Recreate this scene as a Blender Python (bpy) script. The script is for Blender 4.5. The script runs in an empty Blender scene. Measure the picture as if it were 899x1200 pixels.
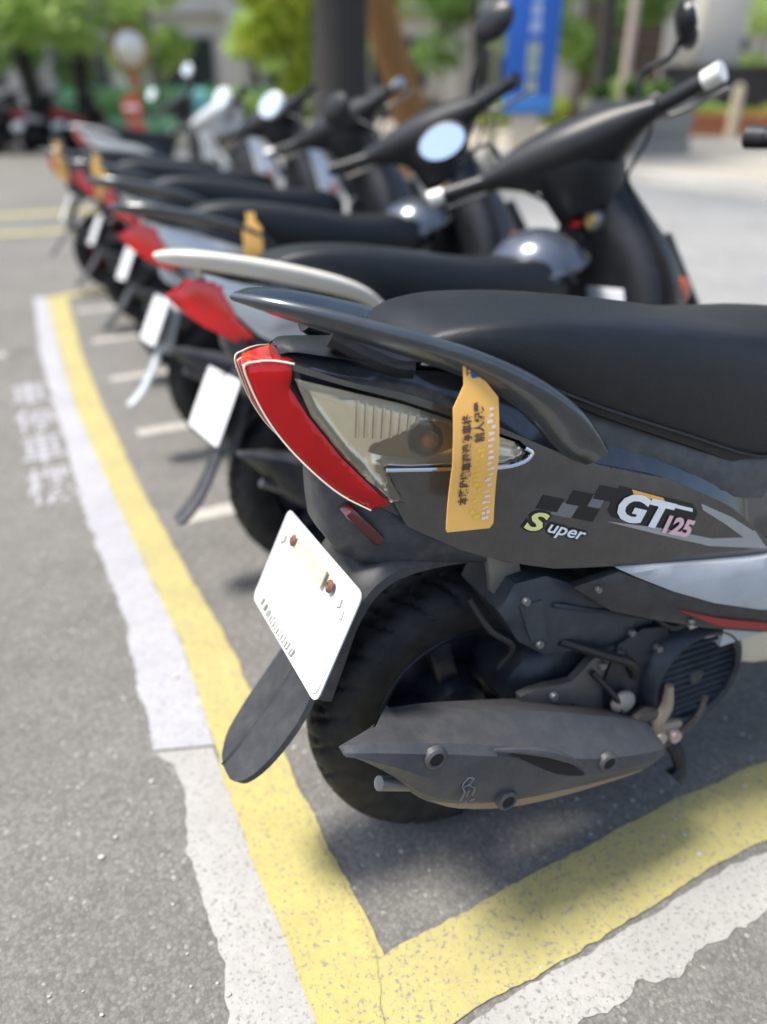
import bpy, bmesh, math, random
import numpy as np
from mathutils import Matrix, Vector

# ------------------------------------------------------------------ camera, sky, sun, exposure
scene = bpy.context.scene
COL = scene.collection
cam_d = bpy.data.cameras.new("camera")
cam = bpy.data.objects.new("camera", cam_d)
COL.objects.link(cam)
cam.location = (0, 0, 1.0)
cam.rotation_euler = (math.radians(60.28), 0, 0)
cam_d.sensor_fit = 'VERTICAL'
cam_d.sensor_height = 36.0
cam_d.lens = 26.0
cam_d.clip_start = 0.02
cam_d.clip_end = 500
cam_d.dof.use_dof = True
cam_d.dof.focus_distance = 0.84
cam_d.dof.aperture_fstop = 1.5
scene.camera = cam

SUN = Vector((-1.0, -0.05, 0)).normalized() * math.cos(math.radians(63)) + Vector((0, 0, math.sin(math.radians(63))))
world = bpy.data.worlds.new("World")
scene.world = world
world.use_nodes = True
nt = world.node_tree
bgn = nt.nodes["Background"]
sky = nt.nodes.new("ShaderNodeTexSky")
sky.sky_type = 'NISHITA'
sky.sun_disc = False
sky.sun_elevation = math.radians(63)
sky.sun_rotation = math.atan2(SUN.x, SUN.y)
sky.air_density = 1.0
sky.dust_density = 2.5
sky.ozone_density = 1.0
nt.links.new(sky.outputs[0], bgn.inputs[0])
bgn.inputs[1].default_value = 0.125
sun_d = bpy.data.lights.new("sun", 'SUN')
sun_d.energy = 2.9
sun_d.angle = math.radians(13)
sun_d.color = (1.0, 0.95, 0.87)
sun_o = bpy.data.objects.new("sun", sun_d)
COL.objects.link(sun_o)
sun_o.rotation_euler = SUN.to_track_quat('Z', 'Y').to_euler()
sun_o.location = (0, 0, 20)
scene.view_settings.view_transform = 'Standard'
scene.view_settings.look = 'None'
scene.view_settings.gamma = 1.0
scene.view_settings.exposure = 1.2
scene.view_settings.use_curve_mapping = False

# ------------------------------------------------------------------ materials
MATS = {}


def P(name, col, rough=0.5, metal=0.0, var=0.12, vscale=12.0, bump=0.0, bscale=200.0, coat=0.0, spec=0.5,
      dust=0.0, dustcol=(0.32, 0.30, 0.27), trans=0.0, rvar=0.08):
    if name in MATS:
        return MATS[name]
    m = bpy.data.materials.new(name)
    m.use_nodes = True
    n, l = m.node_tree.nodes, m.node_tree.links
    b = n["Principled BSDF"]
    tc = n.new("ShaderNodeTexCoord")
    nz = n.new("ShaderNodeTexNoise")
    nz.inputs["Scale"].default_value = vscale
    nz.inputs["Detail"].default_value = 6
    nz.inputs["Roughness"].default_value = 0.6
    l.new(tc.outputs["Object"], nz.inputs["Vector"])
    mx = n.new("ShaderNodeMix")
    mx.data_type = 'RGBA'
    lo = [max(0, c * (1 - var)) for c in col]
    hi = [min(1, c * (1 + var)) for c in col]
    mx.inputs[6].default_value = (*lo, 1)
    mx.inputs[7].default_value = (*hi, 1)
    l.new(nz.outputs["Fac"], mx.inputs[0])
    out = mx.outputs[2]
    if dust > 0:
        nd = n.new("ShaderNodeTexNoise")
        nd.inputs["Scale"].default_value = 35
        nd.inputs["Detail"].default_value = 8
        nd.inputs["Roughness"].default_value = 0.7
        l.new(tc.outputs["Object"], nd.inputs["Vector"])
        mr = n.new("ShaderNodeMapRange")
        mr.inputs[1].default_value = 0.42
        mr.inputs[2].default_value = 0.75
        mr.inputs[3].default_value = 0.0
        mr.inputs[4].default_value = dust
        l.new(nd.outputs["Fac"], mr.inputs[0])
        m2 = n.new("ShaderNodeMix")
        m2.data_type = 'RGBA'
        m2.inputs[7].default_value = (*dustcol, 1)
        l.new(mr.outputs[0], m2.inputs[0])
        l.new(out, m2.inputs[6])
        out = m2.outputs[2]
    l.new(out, b.inputs["Base Color"])
    rr = n.new("ShaderNodeMapRange")
    rr.inputs[3].default_value = max(0.02, rough - rvar)
    rr.inputs[4].default_value = min(1, rough + rvar)
    l.new(nz.outputs["Fac"], rr.inputs[0])
    l.new(rr.outputs[0], b.inputs["Roughness"])
    b.inputs["Metallic"].default_value = metal
    b.inputs["Specular IOR Level"].default_value = spec
    b.inputs["Coat Weight"].default_value = coat
    b.inputs["Coat Roughness"].default_value = 0.08
    if trans:
        b.inputs["Transmission Weight"].default_value = trans
    if bump > 0:
        nb = n.new("ShaderNodeTexNoise")
        nb.inputs["Scale"].default_value = bscale
        nb.inputs["Detail"].default_value = 4
        l.new(tc.outputs["Object"], nb.inputs["Vector"])
        bp = n.new("ShaderNodeBump")
        bp.inputs["Strength"].default_value = bump
        bp.inputs["Distance"].default_value = 0.002
        l.new(nb.outputs["Fac"], bp.inputs["Height"])
        l.new(bp.outputs[0], b.inputs["Normal"])
    MATS[name] = m
    return m


def asphalt_mat(name, base, tint, speck=0.6):
    m = bpy.data.materials.new(name)
    m.use_nodes = True
    n, l = m.node_tree.nodes, m.node_tree.links
    b = n["Principled BSDF"]
    tc = n.new("ShaderNodeTexCoord")

    def noise(scale, detail=5, rough=0.6):
        q = n.new("ShaderNodeTexNoise")
        q.inputs["Scale"].default_value = scale
        q.inputs["Detail"].default_value = detail
        q.inputs["Roughness"].default_value = rough
        l.new(tc.outputs["Object"], q.inputs["Vector"])
        return q.outputs["Fac"]

    def rng(inp, a, c, lo, hi):
        q = n.new("ShaderNodeMapRange")
        q.inputs[1].default_value, q.inputs[2].default_value = a, c
        q.inputs[3].default_value, q.inputs[4].default_value = lo, hi
        l.new(inp, q.inputs[0])
        return q.outputs[0]

    def mul(a, c):
        q = n.new("ShaderNodeMath")
        q.operation = 'MULTIPLY'
        l.new(a, q.inputs[0])
        l.new(c, q.inputs[1])
        return q.outputs[0]
    vo = n.new("ShaderNodeTexVoronoi")
    vo.inputs["Scale"].default_value = 190
    l.new(tc.outputs["Object"], vo.inputs["Vector"])
    sep = n.new("ShaderNodeSeparateColor")
    l.new(vo.outputs["Color"], sep.inputs[0])
    stones = rng(sep.outputs[0], 0, 1, 0.80, 1.22)
    spk = rng(sep.outputs[1], 0.968, 1.0, 1.0, 1.0 + speck * 1.6)
    edge = rng(vo.outputs["Distance"], 0.0, 0.9, 1.1, 0.78)
    big = rng(noise(1.3, 6), 0.3, 0.7, 0.86, 1.14)
    mid = rng(noise(9, 7, 0.7), 0.3, 0.7, 0.88, 1.12)
    fine = rng(noise(420, 3), 0.3, 0.7, 0.85, 1.15)
    f = mul(mul(mul(stones, spk), mul(edge, big)), mul(mid, fine))
    stain = rng(noise(2.7, 3), 0.62, 0.72, 1.0, 0.80)
    f = mul(f, stain)
    cx = n.new("ShaderNodeMix")
    cx.data_type = 'RGBA'
    cx.blend_type = 'MULTIPLY'
    cx.inputs[0].default_value = 1.0
    cx.inputs[6].default_value = (*[base * t for t in tint], 1)
    comb = n.new("ShaderNodeCombineColor")
    for i in range(3):
        l.new(f, comb.inputs[i])
    l.new(comb.outputs[0], cx.inputs[7])
    l.new(cx.outputs[2], b.inputs["Base Color"])
    b.inputs["Roughness"].default_value = 0.86
    b.inputs["Specular IOR Level"].default_value = 0.35
    bp = n.new("ShaderNodeBump")
    bp.inputs["Strength"].default_value = 0.55
    bp.inputs["Distance"].default_value = 0.0035
    l.new(f, bp.inputs["Height"])
    l.new(bp.outputs[0], b.inputs["Normal"])
    MATS[name] = m
    return m


def paint_mat(name, col, wear, pits=0.62, under=(0.16, 0.155, 0.145)):
    """road paint with worn pits and stains (wear has its own shape)"""
    m = bpy.data.materials.new(name)
    m.use_nodes = True
    n, l = m.node_tree.nodes, m.node_tree.links
    b = n["Principled BSDF"]
    tc = n.new("ShaderNodeTexCoord")

    def noise(scale, detail=6, rough=0.65):
        q = n.new("ShaderNodeTexNoise")
        q.inputs["Scale"].default_value = scale
        q.inputs["Detail"].default_value = detail
        q.inputs["Roughness"].default_value = rough
        l.new(tc.outputs["Object"], q.inputs["Vector"])
        return q.outputs["Fac"]

    def rng(inp, a, c, lo, hi):
        q = n.new("ShaderNodeMapRange")
        q.inputs[1].default_value, q.inputs[2].default_value = a, c
        q.inputs[3].default_value, q.inputs[4].default_value = lo, hi
        l.new(inp, q.inputs[0])
        return q.outputs[0]

    def mix(f, a, c):
        q = n.new("ShaderNodeMix")
        q.data_type = 'RGBA'
        l.new(f, q.inputs[0])
        for s, val in ((6, a), (7, c)):
            if hasattr(val, 'is_output'):
                l.new(val, q.inputs[s])
            else:
                q.inputs[s].default_value = (*val, 1)
        return q.outputs[2]
    c1 = mix(rng(noise(6), 0.3, 0.7, 0, 1), [x * 0.86 for x in col], [min(1, x * 1.06) for x in col])
    c2 = mix(rng(noise(55, 8, 0.75), pits - 0.14, pits + 0.1, 0, 0.45 * wear), c1, [x * 0.62 + 0.03 for x in col])
    c3 = mix(rng(noise(170, 5, 0.7), pits, pits + 0.05, 0, 0.9 * wear), c2, under)
    l.new(c3, b.inputs["Base Color"])
    b.inputs["Roughness"].default_value = 0.75
    bp = n.new("ShaderNodeBump")
    bp.inputs["Strength"].default_value = 0.4
    bp.inputs["Distance"].default_value = 0.003
    l.new(noise(260, 4), bp.inputs["Height"])
    l.new(bp.outputs[0], b.inputs["Normal"])
    MATS[name] = m
    return m


def lens_mat(name, tint, alpha, dif=(0.62, 0.56, 0.42)):
    m = bpy.data.materials.new(name)
    m.use_nodes = True
    n, l = m.node_tree.nodes, m.node_tree.links
    n.remove(n["Principled BSDF"])
    out = n["Material Output"]
    tr = n.new("ShaderNodeBsdfTransparent")
    tr.inputs[0].default_value = (*tint, 1)
    gl = n.new("ShaderNodeBsdfGlossy")
    gl.inputs["Roughness"].default_value = 0.08
    df = n.new("ShaderNodeBsdfDiffuse")
    df.inputs[0].default_value = (*dif, 1)
    fr = n.new("ShaderNodeFresnel")
    fr.inputs[0].default_value = 1.5
    m1 = n.new("ShaderNodeMixShader")
    m1.inputs[0].default_value = alpha
    l.new(tr.outputs[0], m1.inputs[1])
    l.new(df.outputs[0], m1.inputs[2])
    m2 = n.new("ShaderNodeMixShader")
    l.new(fr.outputs[0], m2.inputs[0])
    l.new(m1.outputs[0], m2.inputs[1])
    l.new(gl.outputs[0], m2.inputs[2])
    l.new(m2.outputs[0], out.inputs[0])
    MATS[name] = m
    return m


def leaf_mat(name, c1, c2, trans=0.35):
    m = bpy.data.materials.new(name)
    m.use_nodes = True
    n, l = m.node_tree.nodes, m.node_tree.links
    b = n["Principled BSDF"]
    tc = n.new("ShaderNodeTexCoord")
    nz = n.new("ShaderNodeTexNoise")
    nz.inputs["Scale"].default_value = 2.2
    nz.inputs["Detail"].default_value = 5
    l.new(tc.outputs["Object"], nz.inputs["Vector"])
    mr = n.new("ShaderNodeMapRange")
    mr.inputs[1].default_value, mr.inputs[2].default_value = 0.35, 0.65
    l.new(nz.outputs["Fac"], mr.inputs[0])
    mx = n.new("ShaderNodeMix")
    mx.data_type = 'RGBA'
    mx.inputs[6].default_value = (*c1, 1)
    mx.inputs[7].default_value = (*c2, 1)
    l.new(mr.outputs[0], mx.inputs[0])
    l.new(mx.outputs[2], b.inputs["Base Color"])
    b.inputs["Roughness"].default_value = 0.55
    tl = n.new("ShaderNodeBsdfTranslucent")
    l.new(mx.outputs[2], tl.inputs[0])
    ms = n.new("ShaderNodeMixShader")
    ms.inputs[0].default_value = trans
    l.new(b.outputs[0], ms.inputs[1])
    l.new(tl.outputs[0], ms.inputs[2])
    l.new(ms.outputs[0], n["Material Output"].inputs[0])
    MATS[name] = m
    return m


asphalt = asphalt_mat("asphalt", 0.155, (1.0, 0.96, 0.87))
road_mat = asphalt_mat("road_sun_tone", 0.25, (1.0, 1.0, 0.97), 0.2)  # paler than the near asphalt: sunlight on the road put into the colour
pave_mat = P("pavement_stone", (0.36, 0.325, 0.265), 0.85, var=0.15, vscale=3, bump=0.3, bscale=60)
y_paint = paint_mat("paint_yellow", (0.385, 0.335, 0.125), 1.0, 0.56)
y_paint2 = paint_mat("paint_yellow_fresh", (0.40, 0.345, 0.115), 1.0, 0.565)
w_paint = paint_mat("paint_white", (0.345, 0.345, 0.36), 1.0, 0.57)
w_old = paint_mat("paint_white_old", (0.34, 0.33, 0.305), 1.0, 0.56)
w_faint = paint_mat("paint_white_faint", (0.40, 0.385, 0.34), 1.0, 0.55)

grey_panel = P("graphite_paint", (0.060, 0.058, 0.055), 0.24, 0.35, var=0.10, coat=0.9, dust=0.10)
dark_gloss = P("dark_gloss_paint", (0.030, 0.033, 0.036), 0.18, 0.2, coat=0.8, dust=0.10)
rail_dark = P("rail_gunmetal", (0.060, 0.070, 0.078), 0.22, 0.55, coat=0.6, dust=0.10)
black_pl = P("black_plastic", (0.011, 0.012, 0.014), 0.40, spec=.4, dust=0.03, bump=0.15, bscale=500)
fender_pl = P("fender_plastic", (0.030, 0.033, 0.038), 0.48, dust=0.16, bump=0.12, bscale=700)
flap_pl = P("flap_rubber", (0.018, 0.020, 0.024), 0.55, dust=0.10, bump=0.12, bscale=500)
seat_m = P("seat_vinyl", (0.0055, 0.0065, 0.0085), 0.43, var=0.2, bump=0.3, bscale=900, spec=0.45, dust=0.015)
tyre_m = P("tyre_rubber", (0.012, 0.012, 0.012), 0.62, spec=.3, dust=0.25, dustcol=(.09, .085, .08), bump=0.2, bscale=300)
rim_m = P("rim_dark", (0.014, 0.020, 0.030), 0.35, 0.4, dust=0.10)
rim_red = P("rim_red", (0.20, 0.012, 0.012), 0.35, 0.2)
steel = P("steel", (0.42, 0.41, 0.40), 0.35, 0.9, dust=0.15)
alu = P("alu_cast", (0.19, 0.19, 0.185), 0.5, 0.6, dust=0.3, dustcol=(0.16, 0.12, 0.08))
rusty = P("weathered_metal", (0.30, 0.23, 0.16), 0.6, 0.5, var=0.3, vscale=30, dust=0.3, dustcol=(0.36, 0.28, 0.18))
brown_metal = P("brown_metal", (0.075, 0.058, 0.048), 0.55, 0.4, var=0.3, vscale=30, dust=0.2)
chrome = P("chrome", (0.75, 0.76, 0.78), 0.12, 1.0, var=0.03)
muff_m = P("muffler_shield", (0.050, 0.052, 0.057), 0.52, 0.1, dust=0.20, dustcol=(0.20, 0.19, 0.18), bump=0.18, bscale=400)
muff_black = P("muffler_black", (0.022, 0.024, 0.027), 0.45, dust=0.15)
engine_m = P("engine_dark", (0.014, 0.019, 0.026), 0.45, 0.2, dust=0.25, dustcol=(0.12, 0.13, 0.14))
airbox_m = P("airbox_plastic", (0.026, 0.033, 0.041), 0.5, dust=0.22, dustcol=(0.14, 0.15, 0.16))
recess_shade_m = P("painted_recess_shade", (0.004, 0.004, 0.004), 0.8)  # flat black that paints the shade inside holes and slits
red_lens = P("red_lens", (0.60, 0.004, 0.008), 0.10, coat=0.7, var=0.30, vscale=14, spec=.5)
red_dark = P("red_reflector", (0.085, 0.006, 0.010), 0.15, coat=0.5)
refl_m = P("lamp_reflector", (0.88, 0.84, 0.73), 0.20, 0.65, var=0.10, vscale=40)
lens_body = P("lamp_housing", (0.82, 0.74, 0.58), 0.25, 0.1, var=0.10, vscale=30, coat=0.4)
clear_lens = lens_mat("clear_lens", (1.0, 0.98, 0.93), 0.05)
red_shell = lens_mat("red_shell", (0.92, 0.015, 0.02), 0.42, (0.62, 0.006, 0.01))
bulb_m = P("bulb_orange", (0.45, 0.14, 0.03), 0.2)
orange_m = P("orange_lens", (0.55, 0.10, 0.02), 0.18, coat=0.4)
silver_m = P("silver_paint", (0.56, 0.57, 0.57), 0.32, 0.3, coat=0.4, dust=0.12, dustcol=(0.3, 0.28, 0.25))
pale_pl = P("pale_grey_plastic", (0.44, 0.46, 0.48), 0.45, dust=0.3, dustcol=(0.26, 0.25, 0.24))
white_m = P("white_paint", (0.74, 0.72, 0.66), 0.35, coat=0.3, dust=0.12)
cream_m = P("cream_plastic", (0.62, 0.55, 0.42), 0.45, dust=0.2)
maroon_m = P("maroon_paint", (0.13, 0.012, 0.022), 0.25, coat=0.6)
redbody_m = P("red_paint", (0.42, 0.02, 0.02), 0.3, coat=0.6)
plate_m = P("plate_white", (0.56, 0.57, 0.575), 0.42, var=0.08, dust=0.22, dustcol=(.42, .40, .36))
plate_ink = P("plate_mark", (0.42, 0.42, 0.36), 0.5, var=0.3, vscale=80)
beige_st = P("plate_sticker", (0.60, 0.50, 0.32), 0.5, var=0.25, vscale=60)
rust_b = P("rust_bolt", (0.12, 0.055, 0.025), 0.7, var=0.4, vscale=200)
tag_m = P("tag_paper", (0.92, 0.50, 0.12), 0.55, var=0.06)
ink_m = P("ink_brown", (0.10, 0.05, 0.03), 0.6)
ink_y = P("ink_yellow", (0.85, 0.62, 0.05), 0.6)
ink_w = P("ink_white", (0.82, 0.74, 0.66), 0.6)
ink_b = P("ink_blue", (0.04, 0.08, 0.30), 0.6)
dec_w = P("decal_white", (0.80, 0.80, 0.78), 0.35)
dec_k = P("decal_black", (0.010, 0.010, 0.011), 0.4)
dec_o = P("decal_orange", (0.80, 0.42, 0.10), 0.35)
dec_y = P("decal_yellow", (0.80, 0.78, 0.30), 0.35)
dec_p = P("decal_pink", (0.78, 0.50, 0.52), 0.35)
dec_g = P("decal_grey", (0.17, 0.17, 0.17), 0.4)
dec_s = P("decal_silver", (0.40, 0.41, 0.42), 0.3, 0.4)
dec_r = P("decal_red", (0.30, 0.02, 0.02), 0.4)
gold_m = P("brass", (0.62, 0.46, 0.16), 0.35, 0.7)
helmet_m = P("helmet_gloss", (0.085, 0.10, 0.125), 0.22, 0.5, coat=0.6)
mirror_m = P("mirror_glass", (0.86, 0.88, 0.90), 0.12, 1.0, var=0.02)
mirror_back = P("mirror_silver_back", (0.66, 0.67, 0.68), 0.35, 0.3)
paper_m = P("paper_white", (0.78, 0.80, 0.84), 0.7)

random.seed(4)

# ------------------------------------------------------------------ mesh helpers


def add(name, bm, mat, parent=None, angle=35, mats=None):
    bmesh.ops.recalc_face_normals(bm, faces=bm.faces[:])
    me = bpy.data.meshes.new(name)
    bm.to_mesh(me)
    bm.free()
    return addm(name, me, mat, parent, angle)


def addm(name, me, mat, parent=None, angle=35):
    if mat is not None and len(me.materials) == 0:
        me.materials.append(mat)
    for p in me.polygons:
        p.use_smooth = True
    me.set_sharp_from_angle(angle=math.radians(angle))
    o = bpy.data.objects.new(name, me)
    COL.objects.link(o)
    if parent is not None:
        o.parent = parent
    return o


def tag(o, label=None, cat=None, group=None, kind=None):
    if label:
        o["label"] = label
    if cat:
        o["category"] = cat
    if group:
        o["group"] = group
    if kind:
        o["kind"] = kind
    return o


def empty(name, loc=(0, 0, 0), rot=(0, 0, 0)):
    o = bpy.data.objects.new(name, None)
    o.empty_display_size = 0.05
    COL.objects.link(o)
    o.location = loc
    o.rotation_euler = rot
    return o


def cr(pts, n, closed=False):
    """Catmull-Rom resampling, n samples per span"""
    p = np.array(pts, float)
    N = len(p)
    out = []
    spans = N if closed else N - 1
    for i in range(spans):
        if closed:
            a, b, c, d = p[(i - 1) % N], p[i], p[(i + 1) % N], p[(i + 2) % N]
        else:
            a = p[i - 1] if i > 0 else 2 * p[0] - p[1]
            b, c = p[i], p[i + 1]
            d = p[i + 2] if i + 2 < N else 2 * p[-1] - p[-2]
        for k in range(n):
            t = k / n
            out.append(0.5 * (2 * b + (c - a) * t + (2 * a - 5 * b + 4 * c - d) * t * t + (3 * b - a - 3 * c + d) * t ** 3))
    if not closed:
        out.append(p[-1])
    return np.array(out)


def loft_bm(rings, closed=True, caps=True, bm=None):
    bm = bm or bmesh.new()
    vs = [[bm.verts.new(tuple(p)) for p in r] for r in rings]
    n = len(vs[0])
    for a, b in zip(vs[:-1], vs[1:]):
        for i in range(n if closed else n - 1):
            j = (i + 1) % n
            try:
                bm.faces.new((a[i], a[j], b[j], b[i]))
            except ValueError:
                pass
    if caps and closed:
        for r in (vs[0], vs[-1]):
            try:
                bm.faces.new(r)
            except ValueError:
                pass
    return bm


def smooth_loft(rings, na=4, nb=4, closed=True, caps=True):
    """rings: list of equally long point lists; spline-smooth both ways"""
    R = np.array(rings, float)
    R = np.array([cr(r, nb, closed) for r in R]) if nb > 1 else R
    if na > 1:
        m = R.shape[1]
        R = cr(R.reshape(R.shape[0], -1), na).reshape(-1, m, 3)
    return loft_bm(R, closed, caps)


def tube_bm(path, rad, seg=10, n=4, bm=None, flat=1.0):
    p = cr(path, n) if n > 1 and len(path) > 2 else np.array(path, float)
    if np.isscalar(rad):
        rr = np.full(len(p), rad)
    else:
        rr = np.interp(np.linspace(0, 1, len(p)), np.linspace(0, 1, len(rad)), rad)
    rings = []
    up = Vector((0, 0, 1))
    prev = None
    for i in range(len(p)):
        t = Vector(p[min(i + 1, len(p) - 1)] - p[max(i - 1, 0)]).normalized()
        if prev is None:
            s = t.cross(up)
            if s.length < 0.05:
                s = t.cross(Vector((1, 0, 0)))
        else:
            s = prev - t * prev.dot(t)
        s.normalize()
        prev = s
        q = s.cross(t)
        rings.append([Vector(p[i]) + float(rr[i]) * (math.cos(a) * s + flat * math.sin(a) * q) for a in
                      [2 * math.pi * k / seg for k in range(seg)]])
    return loft_bm(rings, True, True, bm)


def box_bm(c, s, bev=0.0, rot=None, bm=None):
    bm = bm or bmesh.new()
    r = bmesh.ops.create_cube(bm, size=1.0)
    vs = r["verts"]
    for v in vs:
        v.co = Vector((v.co.x * s[0], v.co.y * s[1], v.co.z * s[2]))
    if bev > 0:
        es = list({e for v in vs for e in v.link_edges})
        rb = bmesh.ops.bevel(bm, geom=es, offset=bev, segments=2, affect='EDGES', profile=0.5)
        vs = list({v for f in rb["faces"] for v in f.verts} | {v for v in vs if v.is_valid})
    M = Matrix.Translation(Vector(c))
    if rot is not None:
        M = M @ rot
    for v in vs:
        v.co = M @ v.co
    return bm


def lathe_bm(prof, axis='y', c=(0, 0, 0), seg=32, bm=None, closed=False):
    """prof: (t along axis, r)"""
    bm = bm or bmesh.new()
    rings = []
    for k in range(seg):
        a = 2 * math.pi * k / seg
        ring = []
        for t, r in prof:
            x, y = r * math.cos(a), r * math.sin(a)
            ring.append({'y': (c[0] + x, c[1] + t, c[2] + y), 'z': (c[0] + x, c[1] + y, c[2] + t),
                         'x': (c[0] + t, c[1] + x, c[2] + y)}[axis])
        rings.append(ring)
    vs = [[bm.verts.new(p) for p in r] for r in rings]
    for k in range(seg):
        a, b = vs[k], vs[(k + 1) % seg]
        for i in range(len(prof) - 1):
            bm.faces.new((a[i], a[i + 1], b[i + 1], b[i]))
    bmesh.ops.remove_doubles(bm, verts=bm.verts[:], dist=1e-5)
    return bm


def disc(name, c, r, t, mat, parent, axis='y', seg=20, bev=0.15):
    return add(name, lathe_bm([(-t / 2, 0), (-t / 2, r * (1 - bev)), (-t / 2 + t * .3, r), (t / 2, r), (t / 2, 0)],
                              axis, c, seg), mat, parent)


def prism_bm(outline, mapf, d, bm=None):
    """outline 2D list; mapf(a,b,h)->3D; thickness d (two layers h=0,d)"""
    bm = bm or bmesh.new()
    lo = [bm.verts.new(mapf(a, b, 0)) for a, b in outline]
    hi = [bm.verts.new(mapf(a, b, d)) for a, b in outline]
    n = len(outline)
    bm.faces.new(lo)
    bm.faces.new(hi)
    for i in range(n):
        j = (i + 1) % n
        bm.faces.new((lo[i], lo[j], hi[j], hi[i]))
    return bm


def text_geo(s, size, offset=0.0, shear=0.0, align='LEFT', spacing=1.0, extrude=0.0):
    cu = bpy.data.curves.new("lettering", 'FONT')
    cu.body = s
    cu.size = size
    cu.offset = offset
    cu.shear = shear
    cu.align_x = align
    cu.space_character = spacing
    cu.resolution_u = 3
    cu.extrude = extrude
    o = bpy.data.objects.new("lettering", cu)
    COL.objects.link(o)
    dg = bpy.context.evaluated_depsgraph_get()
    me = o.evaluated_get(dg).to_mesh()
    v = [tuple(q.co) for q in me.vertices]
    f = [tuple(p.vertices) for p in me.polygons]
    o.evaluated_get(dg).to_mesh_clear()
    bpy.data.objects.remove(o)
    bpy.data.curves.remove(cu)
    return v, f


def mesh_from(v, f, name):
    me = bpy.data.meshes.new(name)
    me.from_pydata(v, [], f)
    me.update()
    return me


# ------------------------------------------------------------------ scooter body surface (local: x forward, y left, z up)
I = np.interp


def II(*a):
    return float(np.interp(*a))


def B(x):
    return II(x, [-.30, -.262, -.24, -.2, -.15, -.1, 0, .1, .2, .35, .5, .7], [.006, .009, .022, .050, .075, .095, .122, .142, .156, .168, .168, .15])


def ZC(x):
    return II(x, [-.3, -.2, 0, .2, .6], [.70, .67, .60, .54, .49])


def W(x, z):
    d = (z - ZC(x)) / .16
    return float(B(x) * (1 - (.22 if d > 0 else .12) * d * d))


def ZT(x):
    return II(x, [-.26, -.209, -.165, -.097, -.026, .052, .115, .207, .301, .369, .391],
             [.757, .755, .736, .717, .686, .644, .616, .587, .538, .482, .457])


def ZBm(x):
    return II(x, [-.26, -.22, -.2, -.16, -.129, -.101, -.042, -.002, .063, .201, .293, .394, .6],
             [.735, .68, .645, .605, .579, .563, .526, .51, .488, .472, .46, .449, .44])


def ZS(x):
    return II(x, [-.26, -.2, -.12, -.06, 0, .1, .2, .33, .42, .6], [.760, .754, .744, .735, .720, .676, .630, .574, .562, .562])


def flatW(y):
    return lambda x, z: y


def patch_bm(poly, off=.004, thick=.006, side=-1, step=.016, smooth=0, wf=W, pillow=.003, bowl=0.0):
    pts = [tuple(p) for p in (cr(poly, smooth, True) if smooth else poly)]
    bm = bmesh.new()
    vs = [bm.verts.new((x, 0, z)) for x, z in pts]
    bm.faces.new(vs)
    xs = [p[0] for p in pts]
    zs = [p[1] for p in pts]

    def cuts(a, b):
        n = int((b - a) / step)
        return [a + (i + .5) * (b - a) / max(n, 1) for i in range(n)]
    for x in cuts(min(xs), max(xs)):
        bmesh.ops.bisect_plane(bm, geom=bm.verts[:] + bm.edges[:] + bm.faces[:], plane_co=(x, 0, 0), plane_no=(1, 0, 0))
    for z in cuts(min(zs), max(zs)):
        bmesh.ops.bisect_plane(bm, geom=bm.verts[:] + bm.edges[:] + bm.faces[:], plane_co=(0, 0, z), plane_no=(0, 0, 1))
    bmesh.ops.triangulate(bm, faces=[f for f in bm.faces if len(f.verts) > 4])
    A = np.array(pts)
    Bn = np.roll(A, -1, 0)
    D = Bn - A
    L2 = np.maximum((D ** 2).sum(1), 1e-12)
    top = bm.verts[:]
    for v in top:
        q = np.array((v.co.x, v.co.z))
        t = np.clip(((q - A) * D).sum(1) / L2, 0, 1)
        dist = np.sqrt((((A + D * t[:, None]) - q) ** 2).sum(1).min())
        fall = pillow * max(0, 1 - dist / .008) ** 2
        dip = bowl * min(1.0, dist / .014)
        v.co.y = side * (wf(v.co.x, v.co.z) + off - fall - dip * (2 - dip / max(bowl, 1e-6)))
    r = bmesh.ops.extrude_face_region(bm, geom=bm.faces[:])
    for v in [g for g in r["geom"] if isinstance(g, bmesh.types.BMVert)]:
        v.co.y -= side * thick
    return bm


def decal_text(s, size, org, ex, ez, mat, parent, off=.0062, side=-1, wf=W, **k):
    v, f = text_geo(s, size, **k)
    out = []
    for a, b, c in v:
        x = org[0] + a * ex[0] + b * ez[0]
        z = org[1] + a * ex[1] + b * ez[1]
        out.append((x, side * (wf(x, z) + off), z))
    return addm("lettering", mesh_from(out, f, "lettering"), mat, parent)


# ---- shared wheel meshes
SH = {}


def tyre_mesh():
    if 'tyre' in SH:
        return SH['tyre']
    half = [(-.036, .130), (-.047, .145), (-.053, .168), (-.050, .188), (-.040, .205), (-.022, .2145), (0, .217)]
    prof = half + [(-y, r) for y, r in half[-2::-1]]
    prof = cr(prof, 4)
    seg = 220
    bm = bmesh.new()
    vs = []
    for k in range(seg):
        th = 2 * math.pi * k / seg
        ring = []
        for y, r in prof:
            d = 0
            if r > .186:
                ph = (k / seg * 26 + (abs(y) * 16)) % 1.0
                if ph < .17 and abs(y) > .006:
                    d = .0045
                ph2 = (k / seg * 26 + .5 - (y * 9)) % 1.0
                if ph2 < .12 and abs(y) < .03:
                    d = .004
            rr = r - d
            ring.append(bm.verts.new((rr * math.cos(th), y, rr * math.sin(th))))
        vs.append(ring)
    for k in range(seg):
        a, b = vs[k], vs[(k + 1) % seg]
        for i in range(len(prof) - 1):
            bm.faces.new((a[i], a[i + 1], b[i + 1], b[i]))
    bmesh.ops.recalc_face_normals(bm, faces=bm.faces[:])
    me = bpy.data.meshes.new("tyre")
    bm.to_mesh(me)
    bm.free()
    SH['tyre'] = me
    me.materials.append(tyre_m)
    return me


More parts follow.
